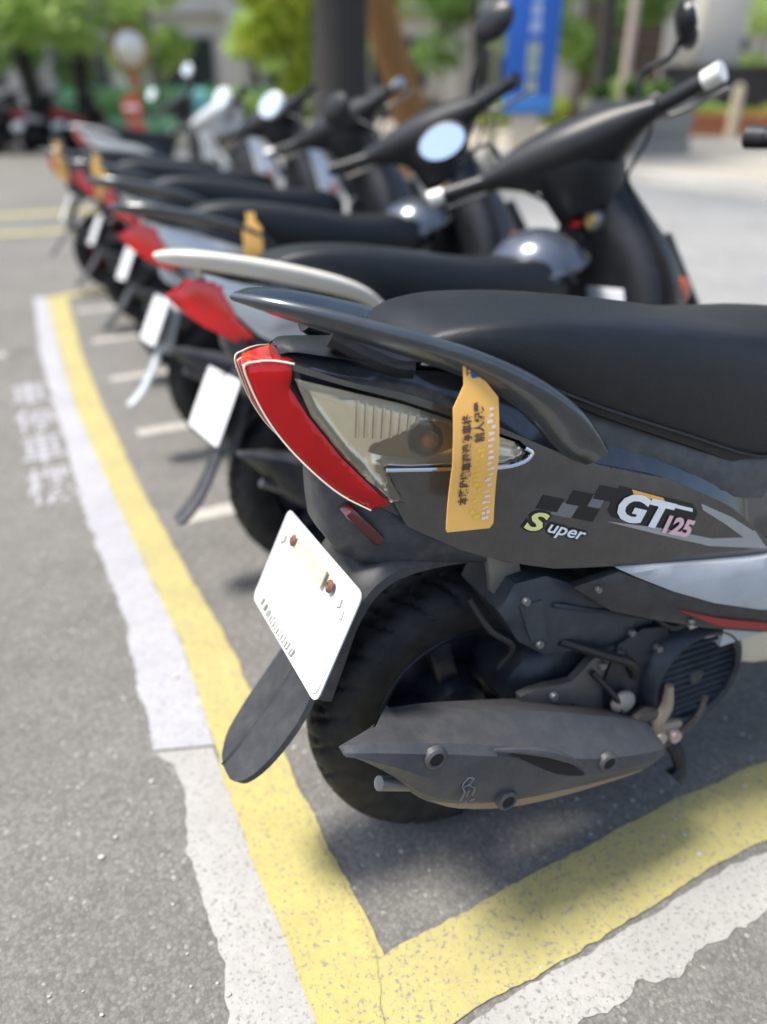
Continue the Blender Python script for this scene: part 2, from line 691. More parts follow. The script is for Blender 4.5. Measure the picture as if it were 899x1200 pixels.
def rim_mesh(mat):
    key = 'rim' + mat.name
    if key in SH:
        return SH[key]
    bm = lathe_bm([(-.040, .128), (-.044, .136), (-.040, .139), (-.034, .131), (-.02, .118), (.02, .118), (.034, .131),
                   (.040, .139), (.044, .136), (.040, .128), (.015, .112), (-.015, .112), (-.040, .128)], 'y', seg=56)
    lathe_bm([(-.045, 0), (-.045, .022), (-.038, .040), (-.025, .046), (.03, .060), (.03, 0)], 'y', seg=32, bm=bm)
    lathe_bm([(.012, 0), (.012, .112), (.026, .112), (.026, 0)], 'y', seg=40, bm=bm)
    for i in range(5):
        a = 2 * math.pi * i / 5 + .3
        M = Matrix.Rotation(a, 4, 'Y')
        box_bm(M @ Vector((.082, -.010, 0)), (.085, .026, .034), .005, rot=M, bm=bm)
    bmesh.ops.recalc_face_normals(bm, faces=bm.faces[:])
    me = bpy.data.meshes.new("rim")
    bm.to_mesh(me)
    bm.free()
    me.materials.append(mat)
    SH[key] = me
    return me


def lin(c, r, t, n):
    pass


AX = Vector((-.47, 0, .883)).normalized()
AP = Vector((.86, 0, .90))


def scooter(cfg):
    L = math.radians(cfg['lean'])
    root = empty('scooter', (cfg['O'][0], cfg['O'][1], cfg.get('z', .003)), (-L, 0, math.radians(cfg['th'])))
    tag(root, cfg['label'], 'scooter', cfg.get('group', 'scooters parked side by side in the row'))
    main = cfg.get('main', False)
    panel, rail, core = cfg['panel'], cfg['rail'], cfg.get('core', dark_gloss)

    # --- inner body and deck
    rings = []
    for x in np.linspace(-.215, .44, 22):
        zs, zt, zb = ZS(x), ZT(x), ZBm(x)
        zb = min(zb, zt - .01)
        zt = min(zt, zs - .004)
        zm = (zt + zb) / 2
        kk = II(x, [-.20, -.18, .0, .05], [.86, .76, .76, .95]) if main else .95
        h = [(0, zs + .006), (.45 * W(x, zs), zs + .004), (.80 * W(x, zs), zs - .004), (.955 * W(x, zt), zt - .002), (kk * W(x, zt - .012), zt - .014),
             (kk * W(x, zm), zm), (.92 * W(x, zb), zb + .004), (.5 * B(x), zb - .015), (0, zb - .02)]
        rings.append([(x, -y, z) for y, z in h] + [(x, y, z) for y, z in h[-2:0:-1]])
    add('inner_body', loft_bm(rings), core, root, 30)

    # --- side panels and lamps
    red = cfg.get('red_poly') or [(-.254, .748), (-.241, .753), (-.224, .754), (-.210, .753), (-.211, .740), (-.214, .727), (-.200, .697), (-.170, .649),
                                  (-.124, .593), (-.144, .587), (-.173, .606), (-.200, .634), (-.225, .668), (-.243, .705)]
    for s in (-1, 1):
        pp = [(x, ZT(x) - .002) for x in np.linspace(-.215, .392, 30)] + [(.392, .452)] + \
             [(x, ZBm(x) - .002) for x in np.linspace(.39, -.105, 18)]
        if main:
            pp += [(-.122, .60), (-.128, .634), (-.08, .634), (-.03, .630), (.008, .628), (.024, .636), (.030, .641),
                   (.018, .655), (-.045, .684), (-.107, .710), (-.166, .729), (-.211, .745)]
        else:
            pp += [(-.13, .59), (-.16, .65), (-.195, .71)]
        add('side_panel', patch_bm(pp, .005, .008, s, step=.012, pillow=0), panel, root, 30)
        if main:
            lp = [(-.208, .736), (-.164, .723), (-.107, .706), (-.045, .680), (.012, .654), (.025, .642), (.018, .634), (0, .630), (-.041, .632), (-.09, .634), (-.127, .637),
                  (-.117, .613), (-.108, .594), (-.122, .594), (-.167, .648), (-.196, .696)]
            lamp = add('indicator_lamp', patch_bm(lp, .003, .002, s, step=.006, pillow=0, bowl=.015), refl_m, root, 60)
            inner = [(-.160, .706), (-.11, .694), (-.060, .678), (-.030, .662), (-.045, .646), (-.09, .645), (-.125, .656)]
            fl_ = add('reflector', patch_bm(inner, -.0095, .002, s, step=.006, smooth=3, pillow=0), refl_m, lamp)
            for i in range(12):
                x0 = -.150 + i * .0085
                z0, z1 = .668 - i * .0008, .708 - i * .0030
                add('flute', tube_bm([(x0, s * (W(x0, z0) - .0085), z0), (x0 + .004, s * (W(x0, z1) - .0085), z1)], .0024, 6, 1), refl_m, lamp)
            bx, bz = -.080, .662
            by = s * (W(bx, bz) - .004)
            eye = [(-.140, .652), (-.112, .668), (-.075, .681), (-.052, .674), (-.045, .658), (-.064, .646), (-.10, .644)]
            add('lamp_recess', patch_bm(eye, -.0055, .002, s, step=.008, smooth=3, pillow=0), P("lamp_recess", (.20, .15, .10), .3, .4), lamp)
            add('bulb_ring', lathe_bm([(-.004, .017), (.004, .021), (.004, .015), (-.004, .012), (-.004, .017)], 'y', (bx, by + s * .001, bz), 24), P("bulb_ring", (.10, .09, .08), .2, .7), lamp)
            bm = bmesh.new()
            bmesh.ops.create_uvsphere(bm, u_segments=14, v_segments=8, radius=.009)
            for v in bm.verts:
                v.co += Vector((bx, by, bz))
            add('bulb', bm, bulb_m, lamp)
            add('lens', patch_bm(lp, .0095, .002, s, step=.008, pillow=.004), clear_lens, lamp, 60)
            # bright trim along lower edge
            tr = [(.022, .648), (.030, .641), (.020, .632), (-.005, .6285), (-.05, .631), (-.128, .635)]
            add('lamp_trim', tube_bm([(x, s * (W(x, z) + .008), z) for x, z in tr], .0028, 8, 3), chrome, root)
        elif cfg.get('lens'):
            lp = cfg.get('lens_poly') or [(-.20, .742), (-.12, .712), (-.02, .672), (.02, .645), (-.04, .622), (-.115, .60), (-.16, .655)]
            add('indicator_lamp', patch_bm(lp, .010, .006, s), cfg['lens'], root)
        if main:
            tl_ = add('tail_lamp', patch_bm(red, .0005, .004, s, step=.010, pillow=0), refl_m, root)
            add('red_lens', patch_bm(red, .010, .0015, s, step=.008, pillow=.003), red_shell, tl_, 60)
        else:
            add('tail_lamp', patch_bm(red, .009, .010, s, step=.012, pillow=.0015), red_lens, root)
        if main:
            rimp = [(-.208, .752), (-.225, .755), (-.242, .754), (-.254, .747), (-.243, .705), (-.225, .668), (-.200, .634), (-.173, .606), (-.144, .587)]
            add('lamp_edge', tube_bm([(x, s * (W(x, z) + .0085), z) for x, z in rimp], .0010, 6, 4), lens_body, root)
    # rear centre lens wrapping the tail
    if not cfg.get('red_poly'):
        edge = [(-.212, .754), (-.241, .754), (-.254, .748), (-.243, .705), (-.225, .668), (-.200, .634), (-.173, .606), (-.144, .587)]
    else:
        edge = cfg['red_edge']
    rr = []
    for x, z in edge:
        w = W(x, z) + .004
        rr.append([(x + .006 - .004 * (1 - q * q), q * w, z) for q in (-1, -.5, 0, .5, 1)])
    add('tail_lamp_centre', smooth_loft(rr, 3, 3, closed=False, caps=False), red_lens, root)

    # --- seat
    sx = [-.088, -.078, -.045, .02, .12, .24, .36, .46, .54, .60, .635, .645]
    st = [.752, .772, .787, .792, .784, .765, .742, .733, .728, .712, .682, .655]
    sw = [.060, .080, .104, .124, .138, .148, .150, .143, .128, .105, .075, .045]
    sb = [.742, .738, .735, .716, .667, .615, .565, .558, .562, .575, .595, .62]
    rings = []
    for x, t, w, b in zip(sx, st, sw, sb):
        h = t - b
        half = [(0, t), (.45 * w, t - .004 * min(1, h / .05)), (.84 * w, t - .05 * h - .005), (.975 * w, t - .24 * h),
                (1.0 * w, t - .62 * h), (.965 * w, t - .92 * h), (.90 * w, b), (.4 * w, b), (0, b)]
        rings.append([(x, -y, z) for y, z in half] + [(x, y, z) for y, z in half[-2:0:-1]])
    seat = add('seat', smooth_loft(rings, 3, 2), cfg.get('seat', seat_m), root, 60)
    if main:
        # seam piping along the lower seat edge, one each side
        for s in (-1, 1):
            pth = [(x, s * (.995 * w), t - .90 * (t - b)) for x, t, w, b in list(zip(sx, st, sw, sb))[1:10]]
            add('seat_piping', tube_bm(pth, .0028, 6, 3), seat_m, seat)
    # seat base trim between seat and side panel
    for s in (-1, 1):
        tp = [(x, ZS(x) + .012) for x in np.linspace(.02, .40, 12)] + [(.395, .545), (.385, .520)] + \
             [(x, max(ZT(x) + .010, ZS(x) - .045)) for x in np.linspace(.35, .03, 10)]
        add('seat_trim', patch_bm(tp, -.010, .006, s, wf=lambda x, z: .96 * W(x, z)), P("trim_dark_grey", (.055, .058, .062), .45, dust=.2), root)

    # --- grab rail
    if main:
        rp = [(.096, -.160, .634), (.074, -.159, .653), (.044, -.154, .686), (.004, -.144, .720), (-.048, -.127, .749), (-.112, -.101, .774),
              (-.178, -.068, .796), (-.222, -.036, .809), (-.252, 0, .816)]
        hw = [.016, .024, .026, .022, .019, .016, .014, .010, .004]
        hh = [.006, .008, .009, .009, .008, .008, .007, .006, .004]
    else:
        rp = [(.105, -.160, .655), (.07, -.159, .690), (.02, -.153, .715), (-.05, -.135, .738), (-.12, -.108, .757), (-.20, -.075, .775), (-.26, -.035, .785), (-.288, 0, .788)]
        hw = [.013, .018, .020, .021, .021, .020, .016, .010]
        hh = [.008, .010, .011, .011, .011, .010, .008, .006]
    full = rp + [(x, -y, z) for x, y, z in rp[-2::-1]]
    hw2, hh2 = hw + hw[-2::-1], hh + hh[-2::-1]
    rings = []
    n = len(full)
    for i in range(n):
        t = (Vector(full[min(i + 1, n - 1)]) - Vector(full[max(i - 1, 0)])).normalized()
        s_ = t.cross(Vector((0, 0, 1))).normalized()
        q = s_.cross(t).normalized()
        cpt = Vector(full[i])
        dirn = (q * .80 - s_ * .60)
        d2 = t.cross(dirn).normalized()
        rings.append([cpt + hw2[i] * math.copysign(abs(math.cos(a)) ** .7, math.cos(a)) * dirn +
                      hh2[i] * math.copysign(abs(math.sin(a)) ** .7, math.sin(a)) * d2 for a in
                      [2 * math.pi * k / 14 for k in range(14)]])
    # mirror orientation for the left half
    half_n = len(rp)
    for i in range(half_n, n):
        src = rings[n - 1 - i]
        rings[i] = [Vector((p[0], -p[1], p[2])) for p in src]
    rings[half_n - 1] = [Vector((p[0], (0.5 * (p[1] - rings[half_n - 1][(7 - k) % 14][1])), p[2])) for k, p in enumerate(rings[half_n - 1])]
    add('grab_rail', smooth_loft(rings[:half_n], 4, 1), rail, root, 50)
    ml = [[(p[0], -p[1], p[2]) for p in r] for r in rings[:half_n]]
    add('grab_rail', smooth_loft(ml, 4, 1), rail, root, 50)
    for s in (-1, 1):
        add('rail_bracket', tube_bm([(-.165, s * .045, .775), (-.135, s * .055, .757), (-.105, s * .064, .742), (-.085, s * .066, .738)], [.012, .016, .014, .016], 10, 3), black_pl, root)
        if main:
            disc('bolt', (-.082, s * .068, .752), .008, .012, steel if False else black_pl, root, 'z')
    # rear deck lid
    dk = [[(x, q * w, z + (1 - q * q) * .010) for q in (-1, -.6, 0, .6, 1)] for x, w, z in
          ((-.215, .022, .757), (-.20, .036, .760), (-.15, .066, .752), (-.10, .078, .747), (-.06, .082, .742))]
    add('rear_lid', smooth_loft(dk, 3, 3, closed=False, caps=False), black_pl, root)

    # --- rear fender, mudflap, plate
    fp = [(.12, .475, .070), (.03, .498, .074), (-.06, .510, .076), (-.13, .500, .076), (-.175, .455, .074), (-.203, .385, .070), (-.222, .335, .068)]
    rings = []
    for i, (x, z, w) in enumerate(fp):
        a = Vector((fp[min(i + 1, 6)][0] - fp[max(i - 1, 0)][0], 0, fp[min(i + 1, 6)][1] - fp[max(i - 1, 0)][1])).normalized()
        nrm = Vector((a.z, 0, -a.x)) if True else None
        if nrm.x > 0 and i > 3:
            nrm = -nrm
        if i <= 3 and nrm.z < 0:
            nrm = -nrm
        c = Vector((x, 0, z))
        pts = []
        for y, d in ((-1.0, -.022), (-1.0, -.010), (-.88, 0), (-.4, .006), (.4, .006), (.88, 0), (1.0, -.010), (1.0, -.022),
                     (.95, -.022), (.94, -.014), (.4, 0), (-.4, 0), (-.94, -.014), (-.95, -.022)):
            pts.append(c + nrm * d + Vector((0, y * w, 0)))
        rings.append(pts)
    add('rear_fender', smooth_loft(rings, 4, 1), cfg.get('fender', fender_pl), root, 40)
    # tail under-piece joining lamp and fender
    rings = []
    for x, zt, zb, w in ((-.185, .630, .545, .035), (-.165, .625, .515, .055), (-.12, .60, .50, .075), (-.05, .55, .49, .09), (.04, .50, .475, .10)):
        rings.append([(x, -w, (zt + zb) / 2), (x, -w * .8, zt), (x, 0, zt + .005), (x, w * .8, zt), (x, w, (zt + zb) / 2), (x, w * .8, zb), (x, 0, zb), (x, -w * .8, zb)])
    add('tail_under_cover', smooth_loft(rings, 3, 2), cfg.get('fender', fender_pl), root, 50)
    # mudflap
    fl = cfg.get('flap_path') or [(-.205, .372, .040), (-.222, .336, .062), (-.252, .295, .068), (-.290, .252, .064), (-.318, .224, .050), (-.332, .211, .026)]
    rings = []
    for i, (x, z, w) in enumerate(fl):
        j0, j1 = max(i - 1, 0), min(i + 1, len(fl) - 1)
        a = Vector((fl[j1][0] - fl[j0][0], 0, fl[j1][1] - fl[j0][1])).normalized()
        nrm = Vector((a.z, 0, -a.x))
        if nrm.z < 0:
            nrm = -nrm
        c = Vector((x, 0, z))
        pts = [c + nrm * d + Vector((0, y * w, 0)) for y, d in ((-1, -.003), (-.96, .004), (-.5, .007), (-.06, .0085), (0, .012), (.06, .0085), (.5, .007), (.96, .004), (1, -.003), (.5, -.004), (0, -.004), (-.5, -.004))]
        rings.append(pts)
    add('mudflap', smooth_loft(rings, 4, 1), cfg.get('flap', flap_pl), root, 40)
    # reflector under the lamp
    R_ = Matrix.Rotation(math.radians(-38), 4, 'Y')
    rfl = add('rear_reflector', box_bm((-.148, -.052, .562), (.014, .050, .062), .004, rot=R_), red_dark, root)
    # plate
    pw, ph = .27, .14
    pc = Vector((-.211, 0, .447))
    dn = Vector((-.47, 0, -.883)).normalized()
    nr = Vector((-.883, 0, .47)).normalized()
    if cfg.get('plate_c'):
        pc = Vector(cfg['plate_c'])
    tw = math.radians(cfg.get('plate_tw', 2.5))

    def pm(a, b, h):
        a, b = a * math.cos(tw) - b * math.sin(tw), a * math.sin(tw) + b * math.cos(tw)
        return pc + Vector((0, -a, 0)) - dn * b + nr * (h + .006 * math.cos(a * 14))
    rc = .012
    pol = []
    for cx, cy, a0 in ((pw / 2 - rc, ph / 2 - rc, 0), (-pw / 2 + rc, ph / 2 - rc, 90), (-pw / 2 + rc, -ph / 2 + rc, 180), (pw / 2 - rc, -ph / 2 + rc, 270)):
        for k in range(4):
            a = math.radians(a0 + 30 * k)
            pol.append((cx + rc * math.cos(a), cy + rc * math.sin(a)))
    plate = add('license_plate', prism_bm(pol, pm, .0018), plate_m, root)
    bdr = [(a * .955, b * .93) for a, b in pol]
    add('plate_border', tube_bm([pm(a, b, .002) for a, b in bdr + bdr[:1]], .0010, 5, 1), plate_m, plate)
    if main:
        for a in (-.070, .070):
            add('plate_bolt', lathe_bm([(0, 0), (.004, .004), (.002, .0075), (0, .0085)], 'z', (0, 0, 0), 12), rust_b, plate).matrix_basis = \
                Matrix.Translation(pm(a, .046, .002)) @ nr.to_track_quat('Z', 'Y').to_matrix().to_4x4()
        add('plate_sticker', prism_bm([(-.055, .034), (.05, .034), (.05, .056), (-.055, .056)], pm, .0022), beige_st, plate)
        # faint remains of the embossed marks along the edges
        for i in range(9):
            a = -.10 + i * .017
            add('plate_mark', prism_bm([(a, -.062), (a + .006, -.062), (a + .009, -.052), (a + .003, -.050)], pm, .0023), plate_ink, plate)
        for a in (-.112, -.118, .095, .108):
            b = random.uniform(.02, .055)
            add('plate_mark', prism_bm([(a, b), (a + .009, b + .003), (a + .007, b + .012), (a - .002, b + .008)], pm, .0023), plate_ink, plate)
    bk = box_bm(pc - nr * .006, (.006, .12, .10), .002, rot=Matrix.Rotation(math.radians(28), 4, 'Y'))
    add('plate_bracket', bk, black_pl, root)

    # --- wheels
    def wheel(loc, sc, M=None, nm='rear_wheel'):
        t = addm('tyre', tyre_mesh(), None, root, 40)
        t.name = nm
        r = addm('rim', rim_mesh(cfg.get('rim', rim_m)), None, t, 40)
        mt = Matrix.Translation(loc) @ Matrix.Scale(sc, 4) @ Matrix.Rotation(random.uniform(0, 6), 4, 'Y')
        t.matrix_basis = (M @ mt) if M is not None else mt
        return t
    wheel((0, 0, .217), 1.0)

    # --- muffler
    mm = cfg.get('muffler', muff_m)
    S = [(-.231, .364, .370, .362, .150, .204), (-.210, .361, .367, .345, .128, .209), (-.172, .356, .356, .300, .122, .212), (-.14, .348, .345, .255, .118, .213), (-.10, .338, .330, .225, .115, .214),
         (-.03, .318, .298, .196, .115, .214), (.045, .294, .264, .180, .115, .214), (.13, .258, .228, .168, .118, .212), (.198, .228, .208, .162, .120, .210), (.230, .208, .196, .164, .126, .203)]
    dz = cfg.get('muff_dz', 0.0)
    rings = []
    for x, zt, zc, zb, yi, yo in S:
        ym = min(yi + .045, (yi + yo) / 2)
        xi = x + II(x, [-.231, -.210, -.172, -.14], [.075, .056, .025, 0])
        xm = x + .5 * (xi - x)
        rings.append([(xi, -yi, zt - .014 + dz), (xm, -ym, zt + dz), (x, -(yo - .010), zc + .004 + dz), (x, -(yo - .002), zc - .06 * (zc - zb) + dz), (x, -yo, zc - .42 * (zc - zb) + dz),
                      (x, -(yo - .007), zb + .22 * (zc - zb) + dz), (x, -(yo - .022), zb + dz), (xm, -(ym - .01), min(zb + .003, zt - .006) + dz), (xi, -yi, min(zb + .03, zt - .022) + dz)])
    muff = add('muffler', smooth_loft(rings, 3, 1), mm, root, 18)
    # the can under the shield
    rings = []
    for x, zt, zc, zb, yi, yo in S[2:]:
        x2 = x + .016 * (1 - (x + .24) / .44)
        z1 = zb - .010 + dz
        rings.append([(x2, -yi, zt - .03 + dz), (x2, -(yo - .03), zt - .03 + dz), (x2, -(yo - .010), zc - .6 * (zc - zb) + dz), (x2, -(yo - .016), z1 + .006), (x2, -(yo - .034), z1), (x2, -(yi + .02), z1 + .004), (x2, -yi, z1 + .03)])
    add('muffler_can', smooth_loft(rings, 3, 1), rusty if main else brown_metal, muff, 40)
    add('tailpipe', tube_bm([(-.13, -.180, .262 + dz), (-.165, -.188, .285 + dz), (-.190, -.192, .300 + dz)], .0085, 14, 2), alu, muff)
    add('heat_pipe', tube_bm([(.16, -.165, .215 + dz), (.22, -.15, .175 + dz), (.30, -.12, .15 + dz), (.40, -.05, .15 + dz)], .016, 12, 4), brown_metal, muff)
    if main:
        ysurf = -.2125
        for x, z in ((-.128, .330), (.122, .222), (-.030, .222)):
            add('shield_bolt', lathe_bm([(.004, .0), (.004, .0075), (-.004, .0085), (-.0052, .0105), (-.003, .0135), (.004, .0145)], 'y', (x, ysurf + .001, z), 20), mm, muff)
            add('hole_shade_disc', lathe_bm([(-.0008, 0), (-.0008, .0083), (.003, .0083), (.003, 0)], 'y', (x, ysurf - .0018, z), 18), recess_shade_m, muff)  # black disc stands for the shade down the bolt hole
        # slit imitated by a black patch on the shield, its shade painted
        sl = [(-.030, .300), (.005, .283), (.045, .258), (.082, .222), (.076, .220), (.040, .238), (.004, .268)]
        add('slit_shade_patch', patch_bm(sl, .0010, .004, -1, wf=lambda x, z: .2135, smooth=2, pillow=0), recess_shade_m, muff)
        add('slit_lip', tube_bm([(-.050, -.2105, .310), (.005, -.2135, .289), (.045, -.2135, .264), (.088, -.2110, .226)], [.002, .006, .006, .002], 8, 4), mm, muff)
        # embossed emblem
        em = bmesh.new()
        strokes = [[(0, 0), (.006, .012), (.002, .022), (.010, .032), (.018, .028)], [(.018, .028), (.012, .020), (.020, .012), (.016, .002)], [(.004, .020), (.014, .022)],
                   [(.008, .004), (.012, .012)], [(-.004, -.006), (.0, -.004)], [(.004, -.006), (.009, -.005)], [(.013, -.006), (.020, -.005)]]
        for st_ in strokes:
            tube_bm([(-.096 + a * .95, -.2135, .252 + b) for a, b in st_], .0011, 5, 2, bm=em)
        add('emblem', em, P("emblem_worn", (.16, .16, .165), .5), muff)

    # --- engine block, fan cover, airbox
    rings = []
    for y, s_ in ((-.10, .75), (-.085, 1), (.02, 1), (.10, .95), (.14, .7)):
        rings.append([(.24 + a * s_, y, .26 + b * s_) for a, b in ((-.20, .0), (-.16, .065), (-.02, .085), (.12, .09), (.19, .05), (.21, -.03), (.15, -.10), (.02, -.11), (-.14, -.06))])
    eng = add('engine', smooth_loft(rings, 2, 2), engine_m, root, 40)
    fcx, fcz = .330, .243
    fan = add('fan_cover', lathe_bm([(.07, .0), (.07, .092), (.03, .098), (-.012, .094), (-.030, .086), (-.036, .078), (-.033, .071), (-.012, .069), (-.010, 0)], 'y', (fcx, -.115, fcz), 40), engine_m, root)
    if main:
        for i in range(11):
            zz = -.060 + i * .012
            hwid = math.sqrt(max(.0001, .0715 ** 2 - zz ** 2))
            add('fan_slat', box_bm((fcx, -.137, fcz + zz), (2 * hwid, .016, .0055), .001, rot=Matrix.Rotation(math.radians(25), 4, 'X')), engine_m, fan)
        disc('fan_hub', (fcx, -.140, fcz), .014, .012, engine_m, fan)
        for q in (.5, 2.4, 4.2):
            disc('fan_bolt', (fcx + .098 * math.cos(q), -.135, fcz + .098 * math.sin(q)), .006, .010, alu, fan)
        # spokes of the cover and cooling duct
        rings = [[(fcx - .12 + a, y, fcz + .02 + b) for a, b in ((-.03, -.04), (.05, -.06), (.09, .0), (.06, .075), (-.02, .07))] for y in (-.13, -.10, -.02)]
        add('cylinder_shroud', smooth_loft(rings, 2, 2), engine_m, root)
        ab = [(.006, .431), (.026, .466), (.070, .466), (.150, .424), (.250, .362), (.262, .346), (.204, .320), (.076, .346), (.036, .378)]
        abx = add('airbox', patch_bm(ab, 0, .10, -1, wf=flatW(.125), step=.03, pillow=.006), airbox_m, root)
        for x, z in ((.038, .443), (.212, .345), (.062, .372)):
            disc('airbox_bolt', (x, -.129, z), .0055, .006, alu, abx)
        rib = [(.030, .436), (.062, .438), (.075, .372), (.050, .378)]
        add('airbox_rib', patch_bm(rib, 0, .01, -1, wf=flatW(.131), step=.05), airbox_m, abx)
        add('airbox_rib', tube_bm([(.08, -.126, .425), (.16, -.126, .392), (.235, -.126, .360)], .004, 6, 2), airbox_m, abx)
        # shock bracket, swing arm and exhaust hanger
        add('frame_bracket', patch_bm([(.0, .500), (.046, .482), (.053, .450), (.036, .424), (.008, .446)], 0, .008, -1, wf=flatW(.098), step=.05), P("bracket_tan", (.20, .18, .15), .5, .3, dust=.3), root)
        hang = [(.040, .292), (.085, .294), (.123, .290), (.150, .314), (.190, .328), (.208, .312), (.184, .288), (.178, .257), (.188, .195), (.150, .200), (.130, .250), (.06, .262)]
        hg = add('muffler_hanger', patch_bm(hang, 0, .012, -1, wf=flatW(.128), step=.03, smooth=2), P("hanger_metal", (.10, .098, .094), .5, .45, dust=.3, dustcol=(.2, .16, .12)), root)
        for x, z in ((.194, .316), (.166, .306), (.09, .280)):
            disc('hanger_bolt', (x, -.131, z), .006, .007, alu, hg)
        bm = bmesh.new()
        bmesh.ops.create_uvsphere(bm, u_segments=18, v_segments=10, radius=.020)
        for v in bm.verts:
            v.co = Vector((v.co.x + .200, v.co.y * .55 - .142, v.co.z * .9 + .240))
        add('oil_cap', bm, P("cap_beige", (.22, .20, .17), .5, .2, dust=.3), eng)
        add('crankcase_foot', tube_bm([(.272, -.152, .252), (.270, -.154, .215), (.252, -.152, .184), (.305, -.150, .170)], [.006, .010, .014, .007], 8, 3), P("crank_tan", (.30, .24, .17), .55, .4, var=.3), eng)
        add('crankcase_foot', tube_bm([(.195, -.148, .195), (.235, -.150, .212), (.275, -.148, .195)], [.008, .012, .006], 8, 3), brown_metal, eng)
        for x, z in ((.258, .170), (.286, .163)):
            disc('engine_nut', (x, -.158, z), .011, .022, P("nut_pale", (.45, .38, .33), .5, .5), eng)
        hose = P("rubber_hose", (.010, .010, .011), .5)
        for pts_, r_ in (([(.10, -.118, .36), (.16, -.135, .330), (.205, -.140, .305), (.225, -.130, .27)], .0075), ([(.25, -.12, .36), (.27, -.14, .345), (.30, -.142, .350), (.36, -.12, .345)], .006),
                         ([(.15, -.130, .30), (.19, -.146, .245), (.20, -.150, .20), (.25, -.145, .165)], .0045), ([(-.02, -.09, .44), (.0, -.11, .40), (.03, -.115, .37), (.02, -.10, .33)], .0045)):
            add('hose', tube_bm(pts_, r_, 8, 5), hose, root)
        add('stand_bar', tube_bm([(.20, -.165, .155), (.27, -.16, .150), (.34, -.15, .168), (.36, -.14, .195)], .006, 8, 3), brown_metal, root)
    add('swing_arm', tube_bm([(0, .085, .217), (.12, .09, .235), (.25, .08, .25)], [.03, .05, .06], 12, 3), engine_m, root)
    add('axle_nut', lathe_bm([(-.075, 0), (-.075, .011), (-.04, .012), (-.04, 0)], 'y', (0, 0, .217), 8), steel, root)
    add('shock_absorber', tube_bm([(-.01, .115, .24), (.05, .11, .50)], [.024, .026], 12, 1), steel, root)
    # stands
    add('centre_stand', tube_bm([(.30, -.09, .13), (.315, -.135, .115), (.325, -.150, .075), (.312, -.152, .060)], [.012, .012, .010, .016], 8, 3), black_pl, root)
    gl_y = .235
    add('side_stand', tube_bm([(.40, .13, .20), (.44, .19, .10), (.47, gl_y, math.tan(L) * gl_y + .006)], [.011, .010, .012], 8, 2), black_pl, root)

    # --- underseat front panel, floorboard, skirt
    rings = []
    for z, x0, x1, w in ((.29, .36, .60, .15), (.36, .36, .585, .15), (.45, .36, .575, .145), (.545, .36, .60, .125), (.60, .40, .61, .10)):
        rings.append([(x0, -w, z), (x0 + .5 * (x1 - x0), -w, z), (x1 - .02, -w * .8, z), (x1, -w * .4, z), (x1, w * .4, z), (x1 - .02, w * .8, z), (x0 + .5 * (x1 - x0), w, z), (x0, w, z)])
    add('under_seat_panel', smooth_loft(rings, 2, 1), cfg.get('under', black_pl), root, 40)
    fw_ = .045 if main else 0
    rings = []
    for x, z, w in ((.33, .325, .165), (.42, .318, .182), (.55, .312, .188), (.68, .312, .185), (.80, .325, .17), (.86, .36, .15)):
        w -= fw_
        rings.append([(x, -w, z - .015), (x, -w + .006, z), (x, 0, z + .003), (x, w - .006, z), (x, w, z - .015), (x, w - .03, z - .06), (x, 0, z - .07), (x, -w + .03, z - .06)])
    add('floorboard', smooth_loft(rings, 3, 1), cfg.get('floor', black_pl), root, 40)
    for s in (-1, 1):
        wfs = lambda x, z: float(I(x, [.08, .15, .3, .5, .7, .9], [.138, .158, .180, .192, .190, .165])) - .25 * max(0, .40 - z) ** 1.3
        step_p = [(.150, .475), (.205, .470), (.293, .458), (.394, .446), (.50, .43), (.62, .40), (.72, .36), (.72, .325), (.60, .318), (.50, .330), (.388, .362), (.300, .396), (.235, .426), (.178, .458)]
        add('side_step', patch_bm(step_p, 0, .012, s, wf=wfs), cfg.get('step', black_pl), root, 30)
        sk = [(.100, .452), (.155, .468), (.235, .424), (.300, .394), (.388, .360), (.50, .328), (.62, .316), (.76, .322), (.80, .30), (.70, .268), (.56, .27), (.40, .316), (.300, .352), (.215, .385), (.150, .412)]
        skirt = add('side_skirt', patch_bm(sk, -.003, .012, s, wf=wfs), cfg.get('skirt', black_pl), root, 30)
        if main:
            stp = [(.245, .397), (.33, .362), (.42, .330), (.56, .290), (.56, .280), (.41, .321), (.32, .353)]
            add('skirt_stripe', patch_bm(stp, .0005, .003, s, wf=wfs, pillow=0), dec_r, skirt)
            for x, z in ((.128, .448), (.27, .372)):
                disc('skirt_screw', (x, s * (wfs(x, z) - .001), z), .0045, .006, alu, skirt)
        bl = [(.300, .345), (.40, .308), (.56, .262), (.70, .262), (.66, .225), (.52, .205), (.42, .232), (.345, .285)]
        add('belly_pan', patch_bm(bl, 0, .012, s, wf=lambda x, z: wfs(x, z) - .030, smooth=2), cfg.get('belly', black_pl), root)

    if not main:
        # lower tail and seat of the other model
        for o in root.children_recursive:
            if o.type == 'MESH' and o.data.users == 1 and o.name.split('.')[0] not in ('front_wheel', 'rear_wheel', 'rim', 'license_plate', 'plate_bracket'):
                for v in o.data.vertices:
                    q = min(1.0, max(0.0, (v.co.z - .50) / .22))
                    v.co.z -= .064 * q * q * (3 - 2 * q)
    n_before = set(root.children_recursive)
    # --- front: leg shield and fairing
    Z = [(.30, .70, .93, .165), (.38, .785, 1.00, .190), (.48, .815, 1.05, .210), (.58, .820, 1.06, .215), (.68, .815, 1.03, .180), (.77, .805, .975, .125), (.835, .80, .93, .078), (.86, .815, .90, .05)]
    rin, rout = [], []
